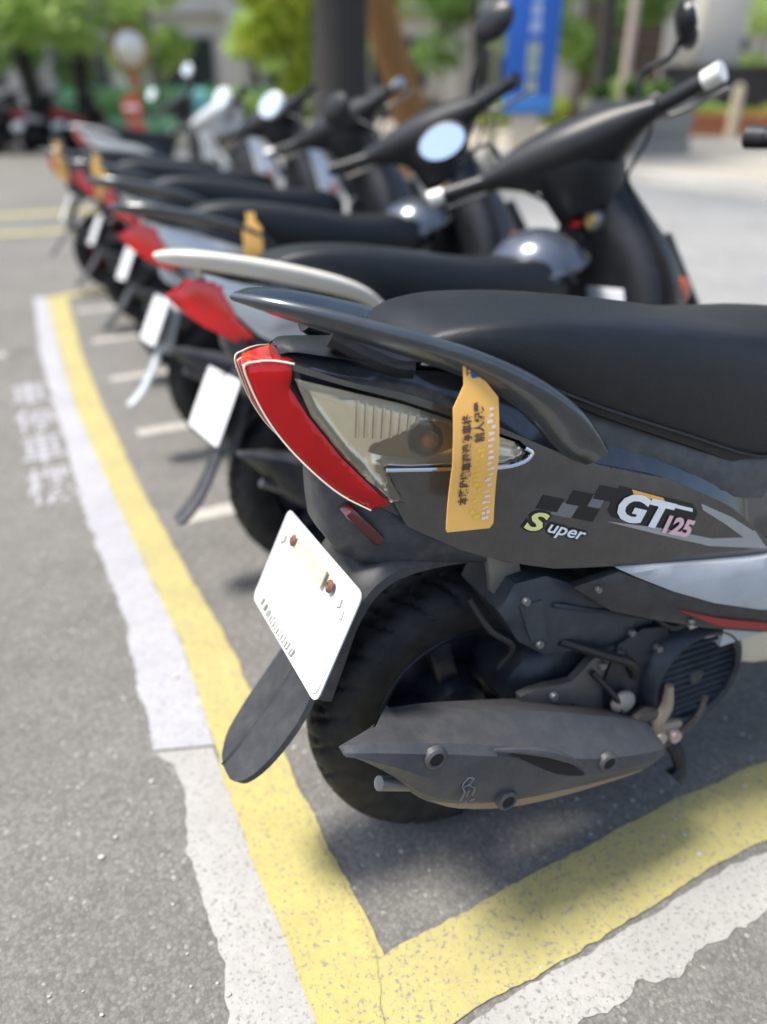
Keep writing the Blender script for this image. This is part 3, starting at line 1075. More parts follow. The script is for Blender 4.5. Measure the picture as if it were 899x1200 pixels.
    for z, xi, xo, w in Z:
        rin.append([(xi, -w * .5, z), (xi + .012, -w * .85, z), (xi + .04, -w, z), (xi + .075, -w * .97, z), (xi + .09, -w * .6, z), (xi + .09, w * .6, z), (xi + .075, w * .97, z), (xi + .04, w, z), (xi + .012, w * .85, z), (xi, w * .5, z)])
        rout.append([(xi + .06, -w * .985, z), (xi + .075, -w * 1.0, z), ((xi + xo) / 2 + .02, -w * .88, z), (xo - .03, -w * .55, z), (xo, -w * .18, z), (xo, w * .18, z), (xo - .03, w * .55, z), ((xi + xo) / 2 + .02, w * .88, z), (xi + .075, w * 1.0, z), (xi + .06, w * .985, z)])
    ls = add('leg_shield', smooth_loft(rin, 3, 2), black_pl, root, 60)
    add('front_fairing', smooth_loft(rout, 3, 2), cfg['front'], root, 60)
    disc('ignition_lock', (.797, -.045, .765), .026, .02, P("lock_ring", (.30, .29, .28), .4, .5), ls, 'x')
    disc('ignition_face', (.786, -.045, .765), .018, .008, gold_m, ls, 'x')
    for s in (-1, 1):
        bm = bmesh.new()
        bmesh.ops.create_uvsphere(bm, u_segments=16, v_segments=10, radius=.03)
        for v in bm.verts:
            v.co = Vector((v.co.x * 1.0 + .955, s * (v.co.y * .5 + .178), v.co.z * 1.15 + .595))
        add('front_indicator', bm, orange_m, root)
    hk = tube_bm([(.818, 0, .655), (.785, 0, .655), (.775, 0, .635), (.79, 0, .62)], .005, 8, 3)
    add('bag_hook', hk, steel, ls)
    if cfg.get('redtag'):
        add('key_fob', box_bm((.780, .0, .758), (.012, .035, .018), .004), P("red_fob", (.6, .02, .02), .4), ls)

    # --- steered group
    Ms = Matrix.Translation(AP) @ Matrix.Rotation(math.radians(cfg.get('steer', 35)), 4, AX) @ Matrix.Translation(-AP)

    def sadd(name, bm, mat, par=root, ang=40):
        o = add(name, bm, mat, par, ang)
        if par is root:
            o.matrix_basis = Ms
        return o
    rings = []
    for y, cx, cz, a, b in ((-.205, .795, .935, .022, .022), (-.165, .812, .937, .040, .036), (-.10, .845, .936, .078, .064), (0, .870, .934, .112, .078),
                            (.10, .845, .936, .078, .064), (.165, .812, .937, .040, .036), (.205, .795, .935, .022, .022)):
        rings.append([(cx + a * math.cos(q), y, cz + b * math.sin(q) * (.9 if math.sin(q) > 0 else 1.0)) for q in [2 * math.pi * k / 14 for k in range(14)]])
    hb = sadd('handlebar_cover', smooth_loft(rings, 4, 1), cfg.get('bar', black_pl))
    rings = [[(x + r * math.cos(q), 1.15 * r * math.sin(q), z) for q in [2 * math.pi * k / 14 for k in range(14)]] for x, z, r in ((.866, .935, .092), (.868, .89, .092), (.880, .84, .082), (.895, .79, .070))]
    add('neck', smooth_loft(rings, 3, 1), cfg.get('bar', black_pl), hb)
    # instrument top panel
    tp = [[(x, q * w, z - .012 * q * q) for q in (-1, -.5, 0, .5, 1)] for x, w, z in ((.800, .10, .974), (.83, .13, .990), (.875, .12, .995), (.925, .08, .978))]
    add('instrument_panel', smooth_loft(tp, 3, 3, closed=False, caps=False), cfg.get('dash', P("dash_grey", (.16, .17, .18), .3, .3, coat=.4)), hb)
    bm = bmesh.new()
    bmesh.ops.create_uvsphere(bm, u_segments=20, v_segments=12, radius=.05)
    for v in bm.verts:
        v.co = Vector((v.co.x * .5 + .925, v.co.y * 1.5, v.co.z * .75 + .938))
    add('headlamp', bm, P("headlamp_glass", (.7, .72, .74), .1, .4, coat=.6), hb)
    for s in (-1, 1):
        gp = sadd('grip', tube_bm([(.800, s * .195, .935), (.785, s * .245, .936), (.765, s * .312, .938)], [.0175, .018, .0175], 14, 2), black_pl)
        add('bar_end', tube_bm([(.766, s * .306, .938), (.756, s * .342, .939)], [.019, .020], 14, 1), cfg.get('bar_end', black_pl), gp)
        sadd('brake_lever', tube_bm([(.845, s * .195, .925), (.855, s * .24, .920), (.838, s * .34, .922)], [.009, .008, .008], 8, 3, flat=.6), alu)
        sadd('brake_cable', tube_bm([(.83, s * .19, .93), (.90, s * .15, .90), (.90, s * .07, .82), (.885, s * .03, .74)], .0045, 6, 4), black_pl)
        sadd('switch_box', box_bm((.805, s * .200, .938), (.045, .045, .05), .010), black_pl)
        if s in cfg.get('mirrors', (-1, 1)):
            mz = cfg.get('mirror_dz', 0)
            mi = sadd('mirror', tube_bm([(.825, s * .165, .965), (.822, s * .185, 1.02), (.81, s * .245, 1.075 + mz), (.80, s * .275, 1.10 + mz)], .006, 8, 3), black_pl)
            rg = []
            for x, sc in ((-.010, .86), (-.006, 1.0), (.006, .97), (.018, .70), (.022, .30)):
                rg.append([(.795 + x, s * .290 + .068 * sc * math.cos(q), 1.115 + mz + .045 * sc * math.sin(q)) for q in [2 * math.pi * k / 22 for k in range(22)]])
            mh_ = add('mirror_housing', loft_bm(rg), cfg.get('mirror_mat', black_pl), mi)
            gm_ = add('mirror_glass', lathe_bm([(0, 0), (0, .055), (-.001, .055)], 'x', (0, 0, 0), 22), mirror_m, mi)
            Ty = Matrix.Translation((.795, s * .290, 1.115 + mz))
            Ry = Ty @ Matrix.Rotation(math.radians(cfg.get('mirror_yaw', {}).get(s, 0)), 4, 'Z') @ Ty.inverted()
            mh_.matrix_basis = Ry
            gm_.matrix_basis = Ry @ Matrix.Translation((.783, s * .290, 1.115 + mz)) @ Matrix.Diagonal((1, 1.06, .70, 1))
    fw = wheel((1.235, 0, .208), .955, Ms, 'front_wheel')
    for s in (-1, 1):
        sadd('fork', tube_bm([(1.235, s * .075, .208), (1.12, s * .075, .42), (.99, s * .06, .66)], [.022, .022, .018], 12, 1), black_pl)
    rings = []
    for k in range(9):
        a = math.radians(15 + k * 17)
        c = Vector((1.235 + .232 * math.cos(a), 0, .208 + .232 * math.sin(a)))
        nrm = Vector((math.cos(a), 0, math.sin(a)))
        w = .062 * (1 - .25 * abs(k - 4) / 4)
        rings.append([c + nrm * d + Vector((0, y * w, 0)) for y, d in ((-1, -.05), (-.95, -.01), (-.5, .008), (.5, .008), (.95, -.01), (1, -.05), (.93, -.05), (.85, -.012), (0, 0), (-.85, -.012), (-.93, -.05))])
    sadd('front_fender', smooth_loft(rings, 2, 1), cfg['front'])

    if not main:
        Mf = Matrix.Translation((-.075, 0, -.035))
        Mb = Matrix.Translation((-.155, 0, -.05))
        bars = ('brake_cable', 'handlebar_cover', 'grip', 'brake_lever', 'switch_box', 'mirror')
        for o in root.children:
            if o not in n_before:
                o.matrix_basis = (Matrix.Translation((-.075, 0, 0)) if o.name.split('.')[0] in ('front_wheel', 'front_fender', 'fork') else (Mb if o.name.split('.')[0] in bars else Mf)) @ o.matrix_basis
    # --- decals of the main scooter
    if main:
        sp = root
        ex, ez = Vector((.907, -.42)).normalized(), Vector((.12, .99))
        bk_ = [(.141, .587), (.246, .547), (.255, .533), (.245, .502), (.134, .548), (.128, .558)]
        dc = add('model_decal', patch_bm(bk_, .0058, .001, -1, pillow=0), dec_k, root)
        decal_text("GT", .053, (.1335, .549), (1.02, -.39), (.20, .86), dec_w, dc, .0074, offset=.0022, shear=.15, spacing=.98)
        decal_text("125", .033, (.2000, .5195), (.94, -.36), (.16, .92), dec_p, dc, .0074, offset=.0016, shear=.15, spacing=1.0)
        add('decal_bar', patch_bm([(.160, .573), (.205, .556), (.200, .563), (.157, .580)], .0066, .0006, -1, pillow=0), dec_o, dc)
        add('decal_bar', patch_bm([(.204, .5525), (.246, .5365), (.2455, .541), (.2045, .557)], .0066, .0006, -1, pillow=0), dec_w, dc)
        decal_text("S", .036, (.024, .549), (1.25, -.42), (.25, .86), dec_k, root, .0060, offset=.0034, shear=.2)
        decal_text("uper", .024, (.052, .541), (1.02, -.40), (.2, .9), dec_k, root, .0060, offset=.0026, shear=.25)
        decal_text("S", .036, (.024, .549), (1.25, -.42), (.25, .86), dec_y, root, .0068, offset=.0012, shear=.2)
        decal_text("uper", .024, (.052, .541), (1.02, -.40), (.2, .9), dec_w, root, .0068, offset=.0004, shear=.25)
        for cx, cz, m_ in ((.055, .576, dec_k), (.091, .5775, dec_k), (.124, .5795, dec_k), (.101, .5575, dec_k), (.073, .566, dec_g), (.107, .571, dec_g)):
            q = [(cx + a * .0128 + b * .0040, cz - a * .0042 + b * .0078) for a, b in ((-1, -1), (1, -1), (1, 1), (-1, 1))]
            add('check_decal', patch_bm(q, .0058 if m_ is dec_k else .0054, .001, -1, pillow=0), m_, root)
        stripe = [(.128, .545), (.20, .517), (.285, .487), (.355, .470), (.382, .456), (.352, .487), (.330, .508), (.262, .543), (.300, .518), (.338, .488), (.345, .480), (.285, .482), (.20, .510)]
        add('stripe_decal', patch_bm([(.128, .543), (.20, .514), (.285, .480), (.352, .464), (.384, .4555), (.352, .490), (.335, .483), (.285, .491), (.20, .523)], .0058, .001, -1, pillow=0), dec_s, root)
        add('stripe_decal', patch_bm([(.258, .545), (.310, .517), (.352, .488), (.336, .483), (.300, .510), (.262, .536)], .0060, .001, -1, pillow=0), dec_s, root)
    return root


# ------------------------------------------------------------------ the ground and its markings
def jitter_edge(pts, amp, step=.006, seed=0):
    """ragged paint edge: slow wander, chips and fine grain"""
    rnd = random.Random(seed)
    P_ = [Vector(p) for p in pts]
    out = []
    run = 0.0
    kn = [rnd.gauss(0, 1) for _ in range(4000)]
    kf = [rnd.gauss(0, 1) for _ in range(4000)]
    for a, b in zip(P_[:-1], P_[1:]):
        d = (b - a).length
        if d < 1e-6:
            continue
        near = min(1.0, max(.25, 1.2 / max(.6, a.length)))
        st = step / near
        n = max(1, int(d / st))
        nv = Vector((-(b - a).y, (b - a).x)) / d
        for k in range(n):
            t = k / n
            q = (run + d * t)
            i0, f0 = int(q / .045) % 3990, (q / .045) % 1
            i1, f1 = int(q / .011) % 3990, (q / .011) % 1
            slow = kn[i0] * (1 - f0) + kn[i0 + 1] * f0
            fast = kf[i1] * (1 - f1) + kf[i1 + 1] * f1
            p = a.lerp(b, t) + nv * amp * (.6 * slow + .4 * fast)
            out.append((p.x, p.y))
        run += d
    out.append(tuple(pts[-1]))
    return out


def strip(name, left, right, mat, z, ampl, ampr, seed, label=None):
    bm = bmesh.new()
    pts = jitter_edge(left, ampl, .006, seed) + jitter_edge(right, ampr, .006, seed + 1)[::-1]
    vs = [bm.verts.new((x, y, z)) for x, y in pts]
    f = bm.faces.new(vs)
    bmesh.ops.triangulate(bm, faces=[f])
    for fc in bm.faces:
        if fc.normal.z < 0:
            fc.normal_flip()
    me = bpy.data.meshes.new(name)
    bm.to_mesh(me)
    bm.free()
    me.materials.append(mat)
    o = bpy.data.objects.new(name, me)
    COL.objects.link(o)
    tag(o, label, kind='structure')
    return o


def sheet(name, pts, z, mat):
    bm = bmesh.new()
    vs = [bm.verts.new((x, y, z)) for x, y in pts]
    f = bm.faces.new(vs)
    if f.normal.z < 0:
        f.normal_flip()
    bm.normal_update()
    me = bpy.data.meshes.new(name)
    bm.to_mesh(me)
    bm.free()
    me.materials.append(mat)
    o = bpy.data.objects.new(name, me)
    COL.objects.link(o)
    tag(o, kind='structure')
    return o


sheet('ground', [(-120, -60), (120, -60), (120, 200), (-120, 200)], 0, asphalt)
# carriageway beyond the row, full sun put into its paler colour, parallel to the row of bays
rd, rp_ = Vector((-.438, .899)), Vector((.899, .438))


def rowpt(along, across):
    o = Vector((0, .562))
    p = o + rd * along + rp_ * across
    return (p.x, p.y)


sheet('road', [rowpt(-12, 2.25), rowpt(60, 2.25), rowpt(60, 7.2), rowpt(-12, 7.2)], .004, road_mat)

YO = [(-1.869, 4.16), (-1.49, 3.326), (-1.105, 2.495), (-.715, 1.752), (-.525, 1.394), (-.425, 1.211), (-.316, .972), (-.188, .685), (-.125, .573), (-.081, .479), (-.03, .37), (.02, .26)]
YI = [(-1.782, 4.219), (-1.285, 3.079), (-1.045, 2.579), (-.735, 1.956), (-.532, 1.578), (-.377, 1.298), (-.302, 1.158), (-.178, .912), (-.077, .714), (.001, .562)]
strip('yellow_line', YO[:8] + [(-.188, .685), (-.081, .479)], YI, y_paint, .0030, .0025, .0030, 3, 'long pale yellow painted line bounding the scooter bays')
WL1 = [(-1.941, 4.16), (-1.47, 3.079), (-1.105, 2.339), (-.815, 1.752), (-.645, 1.428), (-.545, 1.239), (-.402, .912)]
WR1 = [(-1.869, 4.16), (-1.40, 3.12), (-1.105, 2.495), (-.715, 1.752), (-.525, 1.394), (-.425, 1.211), (-.296, .925)]
strip('white_line', WL1, WR1, w_paint, .0018, .005, .001, 5, 'bright white painted line beside the long yellow line')
WL2 = [(-.400, .905), (-.362, .872), (-.331, .83), (-.296, .714), (-.253, .633), (-.207, .551), (-.189, .479), (-.14, .36), (-.09, .25)]
WR2 = [(-.298, .920), (-.188, .685), (-.125, .573), (-.081, .479), (-.03, .37), (.02, .26)]
strip('white_line', WL2, WR2, w_old, .0012, .005, .001, 8, 'worn greyish white painted line at the bay corner')
BU = [(-.04, .552), (.001, .562), (.133, .633), (.328, .735), (.486, .814), (.657, .888), (1.0, 1.05), (1.9, 1.49)]
BL = [(-.075, .475), (-.06, .44), (-.03, .37), (.02, .435), (.074, .472), (.213, .545), (.371, .623), (.51, .699), (.588, .735), (1.05, .955), (1.95, 1.39)]
strip('yellow_line', BU, BL, y_paint, .0024, .0022, .0028, 11, 'yellow painted line crossing below the exhaust of the graphite scooter')
WU = [(.0, .40), (.074, .464), (.213, .537), (.371, .615), (.51, .689), (.588, .718), (.66, .735)]
WLo = [(.06, .30), (.14, .40), (.20, .455), (.29, .498), (.394, .551), (.508, .608), (.56, .64), (.66, .70)]
strip('white_line', WU, WLo, w_old, .0014, .003, .006, 14, 'worn white painted patch outside the yellow corner')
# long-line repaint: brighter yellow overlay beside the mudflap
strip('yellow_line', [(-.318, .975), (-.25, .82), (-.188, .688), (-.125, .576), (-.083, .482), (-.03, .37), (.0, .30)], [(-.285, 1.02), (-.245, 1.03), (-.170, .87), (-.085, .71), (-.015, .575), (.0, .50), (.02, .42), (.03, .32)], y_paint2, .0040, .003, .004, 41, 'brighter repainted yellow stretch below the mudflap')
# bay dividers
for i, al in enumerate((1.27, 1.91, 2.50, 3.07, 3.66)):
    a0, a1 = .012, 1.95
    strip('bay_line', [rowpt(al + .03, a0), rowpt(al + .03, a1)], [rowpt(al - .03, a0), rowpt(al - .03, a1)], w_faint, .0012, .004, .004, 60 + i)
strip('bay_line', [rowpt(4.10, -.02), rowpt(4.10, 1.95)], [rowpt(4.0, -.02), rowpt(4.0, 1.95)], y_paint, .0022, .004, .004, 70, 'yellow painted end line of the scooter bay')
# painted stencil characters on the carriageway left of the white line (unreadable strokes)
for r, ch in enumerate("機車停車"):
    v, f = text_geo(ch, 1.0, offset=.012)
    al0, a0 = 1.52 + r * .275, -.345 - r * .004
    out = []
    for p, q, _ in v:
        x, y = rowpt(al0 + (q + .08) * .265, a0 + p * .135)
        out.append((x, y, .0022))
    o = addm('road_lettering', mesh_from(out, f, 'road_lettering'), w_paint)
    tag(o, kind='structure')
# faint far lines on the left carriageway
strip('yellow_line', [rowpt(6.45, -1.6), rowpt(6.45, 1.6)], [rowpt(6.3, -1.6), rowpt(6.3, 1.6)], y_paint, .0038, .004, .004, 150, 'yellow cross line beyond the row of scooters')
strip('yellow_line', [rowpt(7.6, -2.2), rowpt(7.6, 1.6)], [rowpt(7.4, -2.2), rowpt(7.4, 1.6)], y_paint, .0038, .004, .004, 152, 'second yellow cross line beyond the row of scooters')
strip('white_line', [rowpt(3.05, -1.4), rowpt(3.05, -.35)], [rowpt(2.98, -1.4), rowpt(2.98, -.35)], w_faint, .0036, .004, .004, 154, 'faint white cross line on the carriageway')
strip('white_line', [rowpt(-4, 2.55), rowpt(30, 2.55)], [rowpt(-4, 2.40), rowpt(30, 2.40)], w_paint, .008, .003, .003, 156, 'white edge line along the road coloured as sunlit')

# loose grit on the asphalt
bm = bmesh.new()
rnd = random.Random(21)
for i in range(420):
    x, y = rnd.uniform(-1.1, .9), rnd.uniform(.35, 1.6)
    r = abs(rnd.gauss(0, .0016)) + .0007
    ret = bmesh.ops.create_icosphere(bm, subdivisions=1, radius=r)
    for v in ret["verts"]:
        v.co = Vector((v.co.x * rnd.uniform(.8, 1.5) + x, v.co.y + y, v.co.z * .6 + r * .4 + .001))
tag(add('grit', bm, P("grit_pale", (.38, .37, .34), .8, var=.4, vscale=3)), kind='stuff')

# ------------------------------------------------------------------ scooters
TH1 = 23
sc1 = scooter(dict(O=(.1039, .8046), th=TH1, lean=4.5, main=True, steer=-5, panel=grey_panel, rail=rail_dark, front=dark_gloss, under=pale_pl, floor=pale_pl,
                   step=pale_pl, skirt=P("skirt_dark", (.022, .023, .025), .4, dust=.1), belly=cream_m,
                   label='graphite grey scooter with black seat, checkered side decal and an orange paper tag'))
RED2 = [(-.285, .715), (-.235, .742), (-.185, .735), (-.165, .645), (-.138, .585), (-.175, .572), (-.225, .628)]
EDGE2 = [(-.235, .742), (-.270, .722), (-.282, .708), (-.225, .628), (-.175, .572)]
FLAP2 = [(-.200, .380, .030), (-.225, .330, .034), (-.258, .270, .036), (-.292, .222, .038), (-.325, .190, .036), (-.340, .182, .020)]
sc2 = scooter(dict(O=(-.132, 1.511), th=25, lean=8, steer=38, panel=silver_m, rail=P("rail_cream", (.62, .59, .51), .38, coat=.3, dust=.15), front=black_pl, red_poly=RED2, red_edge=EDGE2, lens=silver_m,
                   flap_path=FLAP2, flap=fender_pl, muffler=muff_black, redtag=True, bar_end=white_m, plate_c=(-.225, 0, .425), mirror_mat=black_pl, mirror_dz=-.055, mirror_yaw={-1: 105, 1: 15},
                   label='silver scooter with white grab rail and turned black handlebars with a pale bar end'))
sc3 = scooter(dict(O=(-.44, 2.19), th=24, lean=7, steer=36, panel=P("champagne", (.42, .40, .36), .35, .4), rail=dark_gloss, front=black_pl, red_poly=RED2, red_edge=EDGE2, lens=silver_m,
                   flap_path=FLAP2, flap=pale_pl, muffler=muff_m, plate_c=(-.225, 0, .42), fender=pale_pl, mirror_mat=black_pl, mirror_yaw={-1: 170, 1: 165},  # mudflap coloured pale to imitate the light it reflects
                   label='champagne scooter with dark grab rail, pale grey mudflap and grey muffler'))
sc4 = scooter(dict(O=(-.74, 2.88), th=24, lean=7, steer=36, panel=dark_gloss, rail=rail_dark, front=black_pl, lens=cream_m, muffler=muff_black, mirror_mat=mirror_back, mirrors=(1,), bar_end=steel,
                   dash=silver_m, label='dark scooter with a slim red and cream tail lamp and silver instrument panel'))
sc5 = scooter(dict(O=(-1.10, 3.60), th=24, lean=6, steer=30, panel=dark_gloss, rail=rail_dark, front=silver_m, lens=red_dark, muffler=muff_black, mirror_mat=white_m, mirrors=(1,),
                   label='dark scooter with silver front, next to the maroon scooter'))
sc6 = scooter(dict(O=(-1.50, 4.32), th=24, lean=6, steer=28, panel=maroon_m, rail=dark_gloss, front=white_m, lens=maroon_m, muffler=muff_black, rim=rim_red, mirror_mat=white_m, bar=silver_m, mirrors=(),
                   label='maroon scooter with dark red wheels at the end line of the bay'))
sc8 = scooter(dict(O=(-2.45, 7.3), th=24, lean=6, steer=30, panel=white_m, rail=silver_m, front=white_m, lens=white_m, muffler=muff_black, mirror_mat=white_m,
                   label='white scooter standing alone beyond the bay end line'))
# far parked scooters at the other kerb
for (x, y, a, pm_, lab) in ((-6.9, 14.6, 70, dark_gloss, 'black scooter parked far off under the trees'), (-6.35, 14.9, 72, silver_m, 'silver scooter parked far off under the trees'),
                            (-5.75, 15.2, 68, redbody_m, 'red scooter parked far off near the green fence'), (-7.5, 14.3, 74, white_m, 'white scooter parked far off under the trees')):
    scooter(dict(O=(x, y), th=a, lean=6, steer=25, panel=pm_, rail=dark_gloss, front=pm_, lens=red_lens, muffler=muff_black, mirrors=(), label=lab, group='far scooters under the trees'))


# ------------------------------------------------------------------ paper tags, helmets, paper
def loc_pt(root, p):
    M = Matrix.Translation(root.location) @ root.rotation_euler.to_matrix().to_4x4()
    return M @ Vector(p)


def paper_tag(root, top, label, main=False, ang=0.0):
    """tag looped on the grab rail, hanging beside the body; local x along scooter, hangs along -z"""
    t = empty('paper_tag', loc_pt(root, top), root.rotation_euler)
    tag(t, label, 'tag', 'orange parking tags on the scooters')
    o = [(-.0105, .036), (.0125, .034), (.0125, .010), (.027, -.012), (.0275, -.170), (.0235, -.176), (-.0245, -.170), (-.0260, -.166), (-.0235, -.016), (-.0105, .008)]
    o = [(a + b * math.sin(ang), b * math.cos(ang)) for a, b in o]

    def mp(a, b, h):
        d = -.040 * min(1, max(0, (.036 - b) / .12)) + .003 * math.sin(b * 40) + .002 * math.sin(a * 60 + b * 12)
        return Vector((a * 1.06, d * .55 - h * 1.0, b * .86))
    bm = bmesh.new()
    vs = [bm.verts.new((a, 0, b)) for a, b in o]
    bm.faces.new(vs)
    for k in range(12):
        bmesh.ops.bisect_plane(bm, geom=bm.verts[:] + bm.edges[:] + bm.faces[:], plane_co=(0, 0, .03 - k * .0165), plane_no=(0, 0, 1))
    for v in bm.verts:
        v.co = mp(v.co.x, v.co.z, 0)
    r = bmesh.ops.extrude_face_region(bm, geom=bm.faces[:])
    for v in [g for g in r["geom"] if isinstance(g, bmesh.types.BMVert)]:
        v.co.y += .0009
    add('tag_sheet', bm, tag_m, t)
    if main:
        def col(s, size, a0, b0, mat, off=.0004):
            v, f = text_geo(s, size, offset=off)
            out = []
            for p, q, _ in v:
                a, b = a0 - q, b0 + p      # reads upward
                a, b = a + b * math.sin(ang), b * math.cos(ang)
                out.append(mp(a, b, .0007))
            addm('lettering', mesh_from(out, f, 'lettering'), mat, t)
        col("本路段機車週邊停車格", .0112, -.0055, -.137, ink_m)
        col("前人紀費", .0118, .0085, -.060, ink_m)
        rn = random.Random(5)
        for (a0, mat, b0, b1, n) in ((.004, ink_y, -.158, -.064, 13), (.0165, ink_w, -.162, -.018, 20)):
            for k in range(n):
                b = b0 + (b1 - b0) * k / n
                for j in range(2):
                    aa = a0 + rn.uniform(-.0045, .002)
                    w, h = rn.uniform(.003, .005), rn.uniform(.0012, .0045)
                    q = [(aa, b), (aa + w, b), (aa + w, b + h), (aa, b + h)]
                    bm = bmesh.new()
                    bm.faces.new([bm.verts.new(mp(c + d * math.sin(ang), d * math.cos(ang), .0008)) for c, d in q])
                    add('print_stroke', bm, mat, t)
        bm = bmesh.new()
        bm.faces.new([bm.verts.new(mp(.0045 + .0065 * math.cos(q), .022 + .0095 * math.sin(q) + .002 * math.sin(3 * q), .0008)) for q in [2 * math.pi * k / 16 for k in range(16)]])
        add('print_emblem', bm, ink_b, t)
        for q in ((-.006, .024, .004, .0012), (-.006, .020, .003, .0012), (-.006, .018, .0012, .008)):
            bm = bmesh.new()
            bm.faces.new([bm.verts.new(mp(q[0] + a * q[2], q[1] + b * q[3], .0008)) for a, b in ((0, 0), (1, 0), (1, 1), (0, 1))])
            add('print_stroke', bm, ink_m, t)
    return t


paper_tag(sc1, (-.048, -.132, .724), 'orange printed paper tag on the rail of the graphite scooter, reading up its side', True, math.radians(3.5))
paper_tag(sc3, (.05, -.158, .665), 'orange paper tag on the dark rail of the champagne scooter', ang=math.radians(4))
paper_tag(sc6, (-.20, -.07, .73), 'orange paper tag on the tail of the maroon scooter')
paper_tag(sc5, (-.16, -.10, .72), 'orange paper tag on the rail of the dark scooter with silver front')


def helmet(loc, rz, label, s=1.0, mat=helmet_m):
    h = empty('helmet', loc, (math.radians(12), math.radians(-8), rz))
    tag(h, label, 'helmet', 'helmets hung between seat and handlebars')
    prof = [(.118 * math.sin(math.radians(a)), .118 * math.cos(math.radians(a))) for a in range(90, -31, -8)]
    bm = bmesh.new()
    seg = 36
    vs = []
    for k in range(seg):
        q = 2 * math.pi * k / seg
        front = max(0, math.cos(q))
        ring = []
        for i, (z, r) in enumerate(prof):
            zz = z
            if z < .03 and front > 0:
                zz = max(z, .03 - .09 * (1 - front ** .6))
            ring.append(bm.verts.new((r * 1.14 * math.cos(q) * s, r * .95 * math.sin(q) * s, zz * s)))
        vs.append(ring)
    for k in range(seg):
        a, b = vs[k], vs[(k + 1) % seg]
        for i in range(len(prof) - 1):
            bm.faces.new((a[i], a[i + 1], b[i + 1], b[i]))
    bmesh.ops.remove_doubles(bm, verts=bm.verts[:], dist=1e-4)
    add('shell', bm, mat, h, 60)
    path = [(.136 * 1.0 * math.cos(q) * s, .115 * math.sin(q) * s, .03 * s) for q in np.linspace(-1.3, 1.3, 9)]
    add('visor_rim', tube_bm(path, .006 * s, 8, 3), rail_dark, h)
    add('strap', tube_bm([(0, -.10 * s, -.02 * s), (.02 * s, -.06 * s, -.11 * s), (.02 * s, .06 * s, -.11 * s), (0, .10 * s, -.02 * s)], .006 * s, 6, 4), black_pl, h)
    return h


helmet(loc_pt(sc2, (.585, -.01, .61)), math.radians(-40), 'glossy grey helmet hung in front of the seat of the silver scooter', .95)
helmet(loc_pt(sc3, (.625, .0, .60)), math.radians(-35), 'glossy grey helmet hung in front of the seat of the champagne scooter', .92)
pp = add('paper_sheet', box_bm((0, 0, 0), (.004, .13, .16), .001, rot=Matrix.Rotation(math.radians(-12), 4, 'Y')), paper_m)
pp.location = loc_pt(sc2, (.735, -.10, .50))
pp.rotation_euler = sc2.rotation_euler
tag(pp, 'white paper sheet tucked in the black leg shield pocket', 'paper')


# ------------------------------------------------------------------ background
def slab(name, poly, z0, z1, mat, kind=None):
    bm = prism_bm(poly, lambda a, b, h: (a, b, z0 + h), z1 - z0)
    o = add(name, bm, mat)
    if kind:
        tag(o, kind=kind)
    return o


# pavement beyond the road (a raised slab) and its kerb
pave = [rowpt(-14, 7.2), rowpt(70, 7.2), rowpt(70, 30), rowpt(-14, 30)]
slab('pavement', pave, -.05, .12, pave_mat, 'structure')
slab('kerb', [rowpt(-14, 7.02), rowpt(70, 7.02), rowpt(70, 7.197), rowpt(-14, 7.197)], -.05, .13, P("kerb_stone", (.50, .48, .44), .8, bump=.3, bscale=40), 'structure')

leaf_a = leaf_mat("leaf_fresh", (.30, .46, .09), (.54, .66, .26), .6)
leaf_b = leaf_mat("leaf_yellow", (.26, .36, .03), (.50, .54, .08), .5)
leaf_d = leaf_mat("leaf_dark", (.10, .20, .04), (.24, .38, .11), .5)
bark_k = P("bark_dark", (.030, .026, .022), .85, var=.4, vscale=9, bump=.6, bscale=30)
bark_b = P("bark_brown", (.27, .125, .035), .8, var=.35, vscale=7, bump=.5, bscale=25)
bark_g = P("bark_grey", (.14, .115, .095), .85, var=.3, vscale=8, bump=.5, bscale=30)


def crown_mesh(blobs, n, size, seed):
    rn = random.Random(seed)
    v, f = [], []
    tot = sum(b[3] for b in blobs)
    for (bx, by, bz, br) in blobs:
        for _ in range(int(n * br / tot)):
            # clumped points inside the blob
            d = Vector((rn.gauss(0, 1), rn.gauss(0, 1), rn.gauss(0, 1))).normalized() * br * (rn.random() ** .45)
            c = Vector((bx, by, bz)) + Vector((d.x, d.y, d.z * .75))
            a = Vector((rn.gauss(0, 1), rn.gauss(0, 1), rn.gauss(0, .6))).normalized()
            b = a.cross(Vector((rn.gauss(0, 1), rn.gauss(0, 1), rn.gauss(0, 1)))).normalized()
            s = size * rn.uniform(.6, 1.4)
            i = len(v)
            v += [tuple(c - a * s), tuple(c + b * s * .45), tuple(c + a * s), tuple(c - b * s * .45)]
            f.append((i, i + 1, i + 2, i + 3))
    return mesh_from(v, f, 'crown')


def tree(name, base, path, rads, blobs, n, size, bark, leaf, label, seed, limbs=()):
    t = empty(name, base)
    tag(t, label, 'tree', 'trees behind the scooters')
    add('trunk', tube_bm(path, rads, 14, 5), bark, t)
    for p, r in limbs:
        add('limb', tube_bm(p, r, 8, 3), bark, t)
    if blobs:
        addm('crown', crown_mesh(blobs, n, size, seed), leaf, t)
    return t


def auto_blobs(cx, cy, cz, R, k, seed):
    rn = random.Random(seed)
    return [(cx + rn.uniform(-R, R), cy + rn.uniform(-R, R), cz + rn.uniform(-.35, .45) * R, R * rn.uniform(.30, .55)) for _ in range(k)]


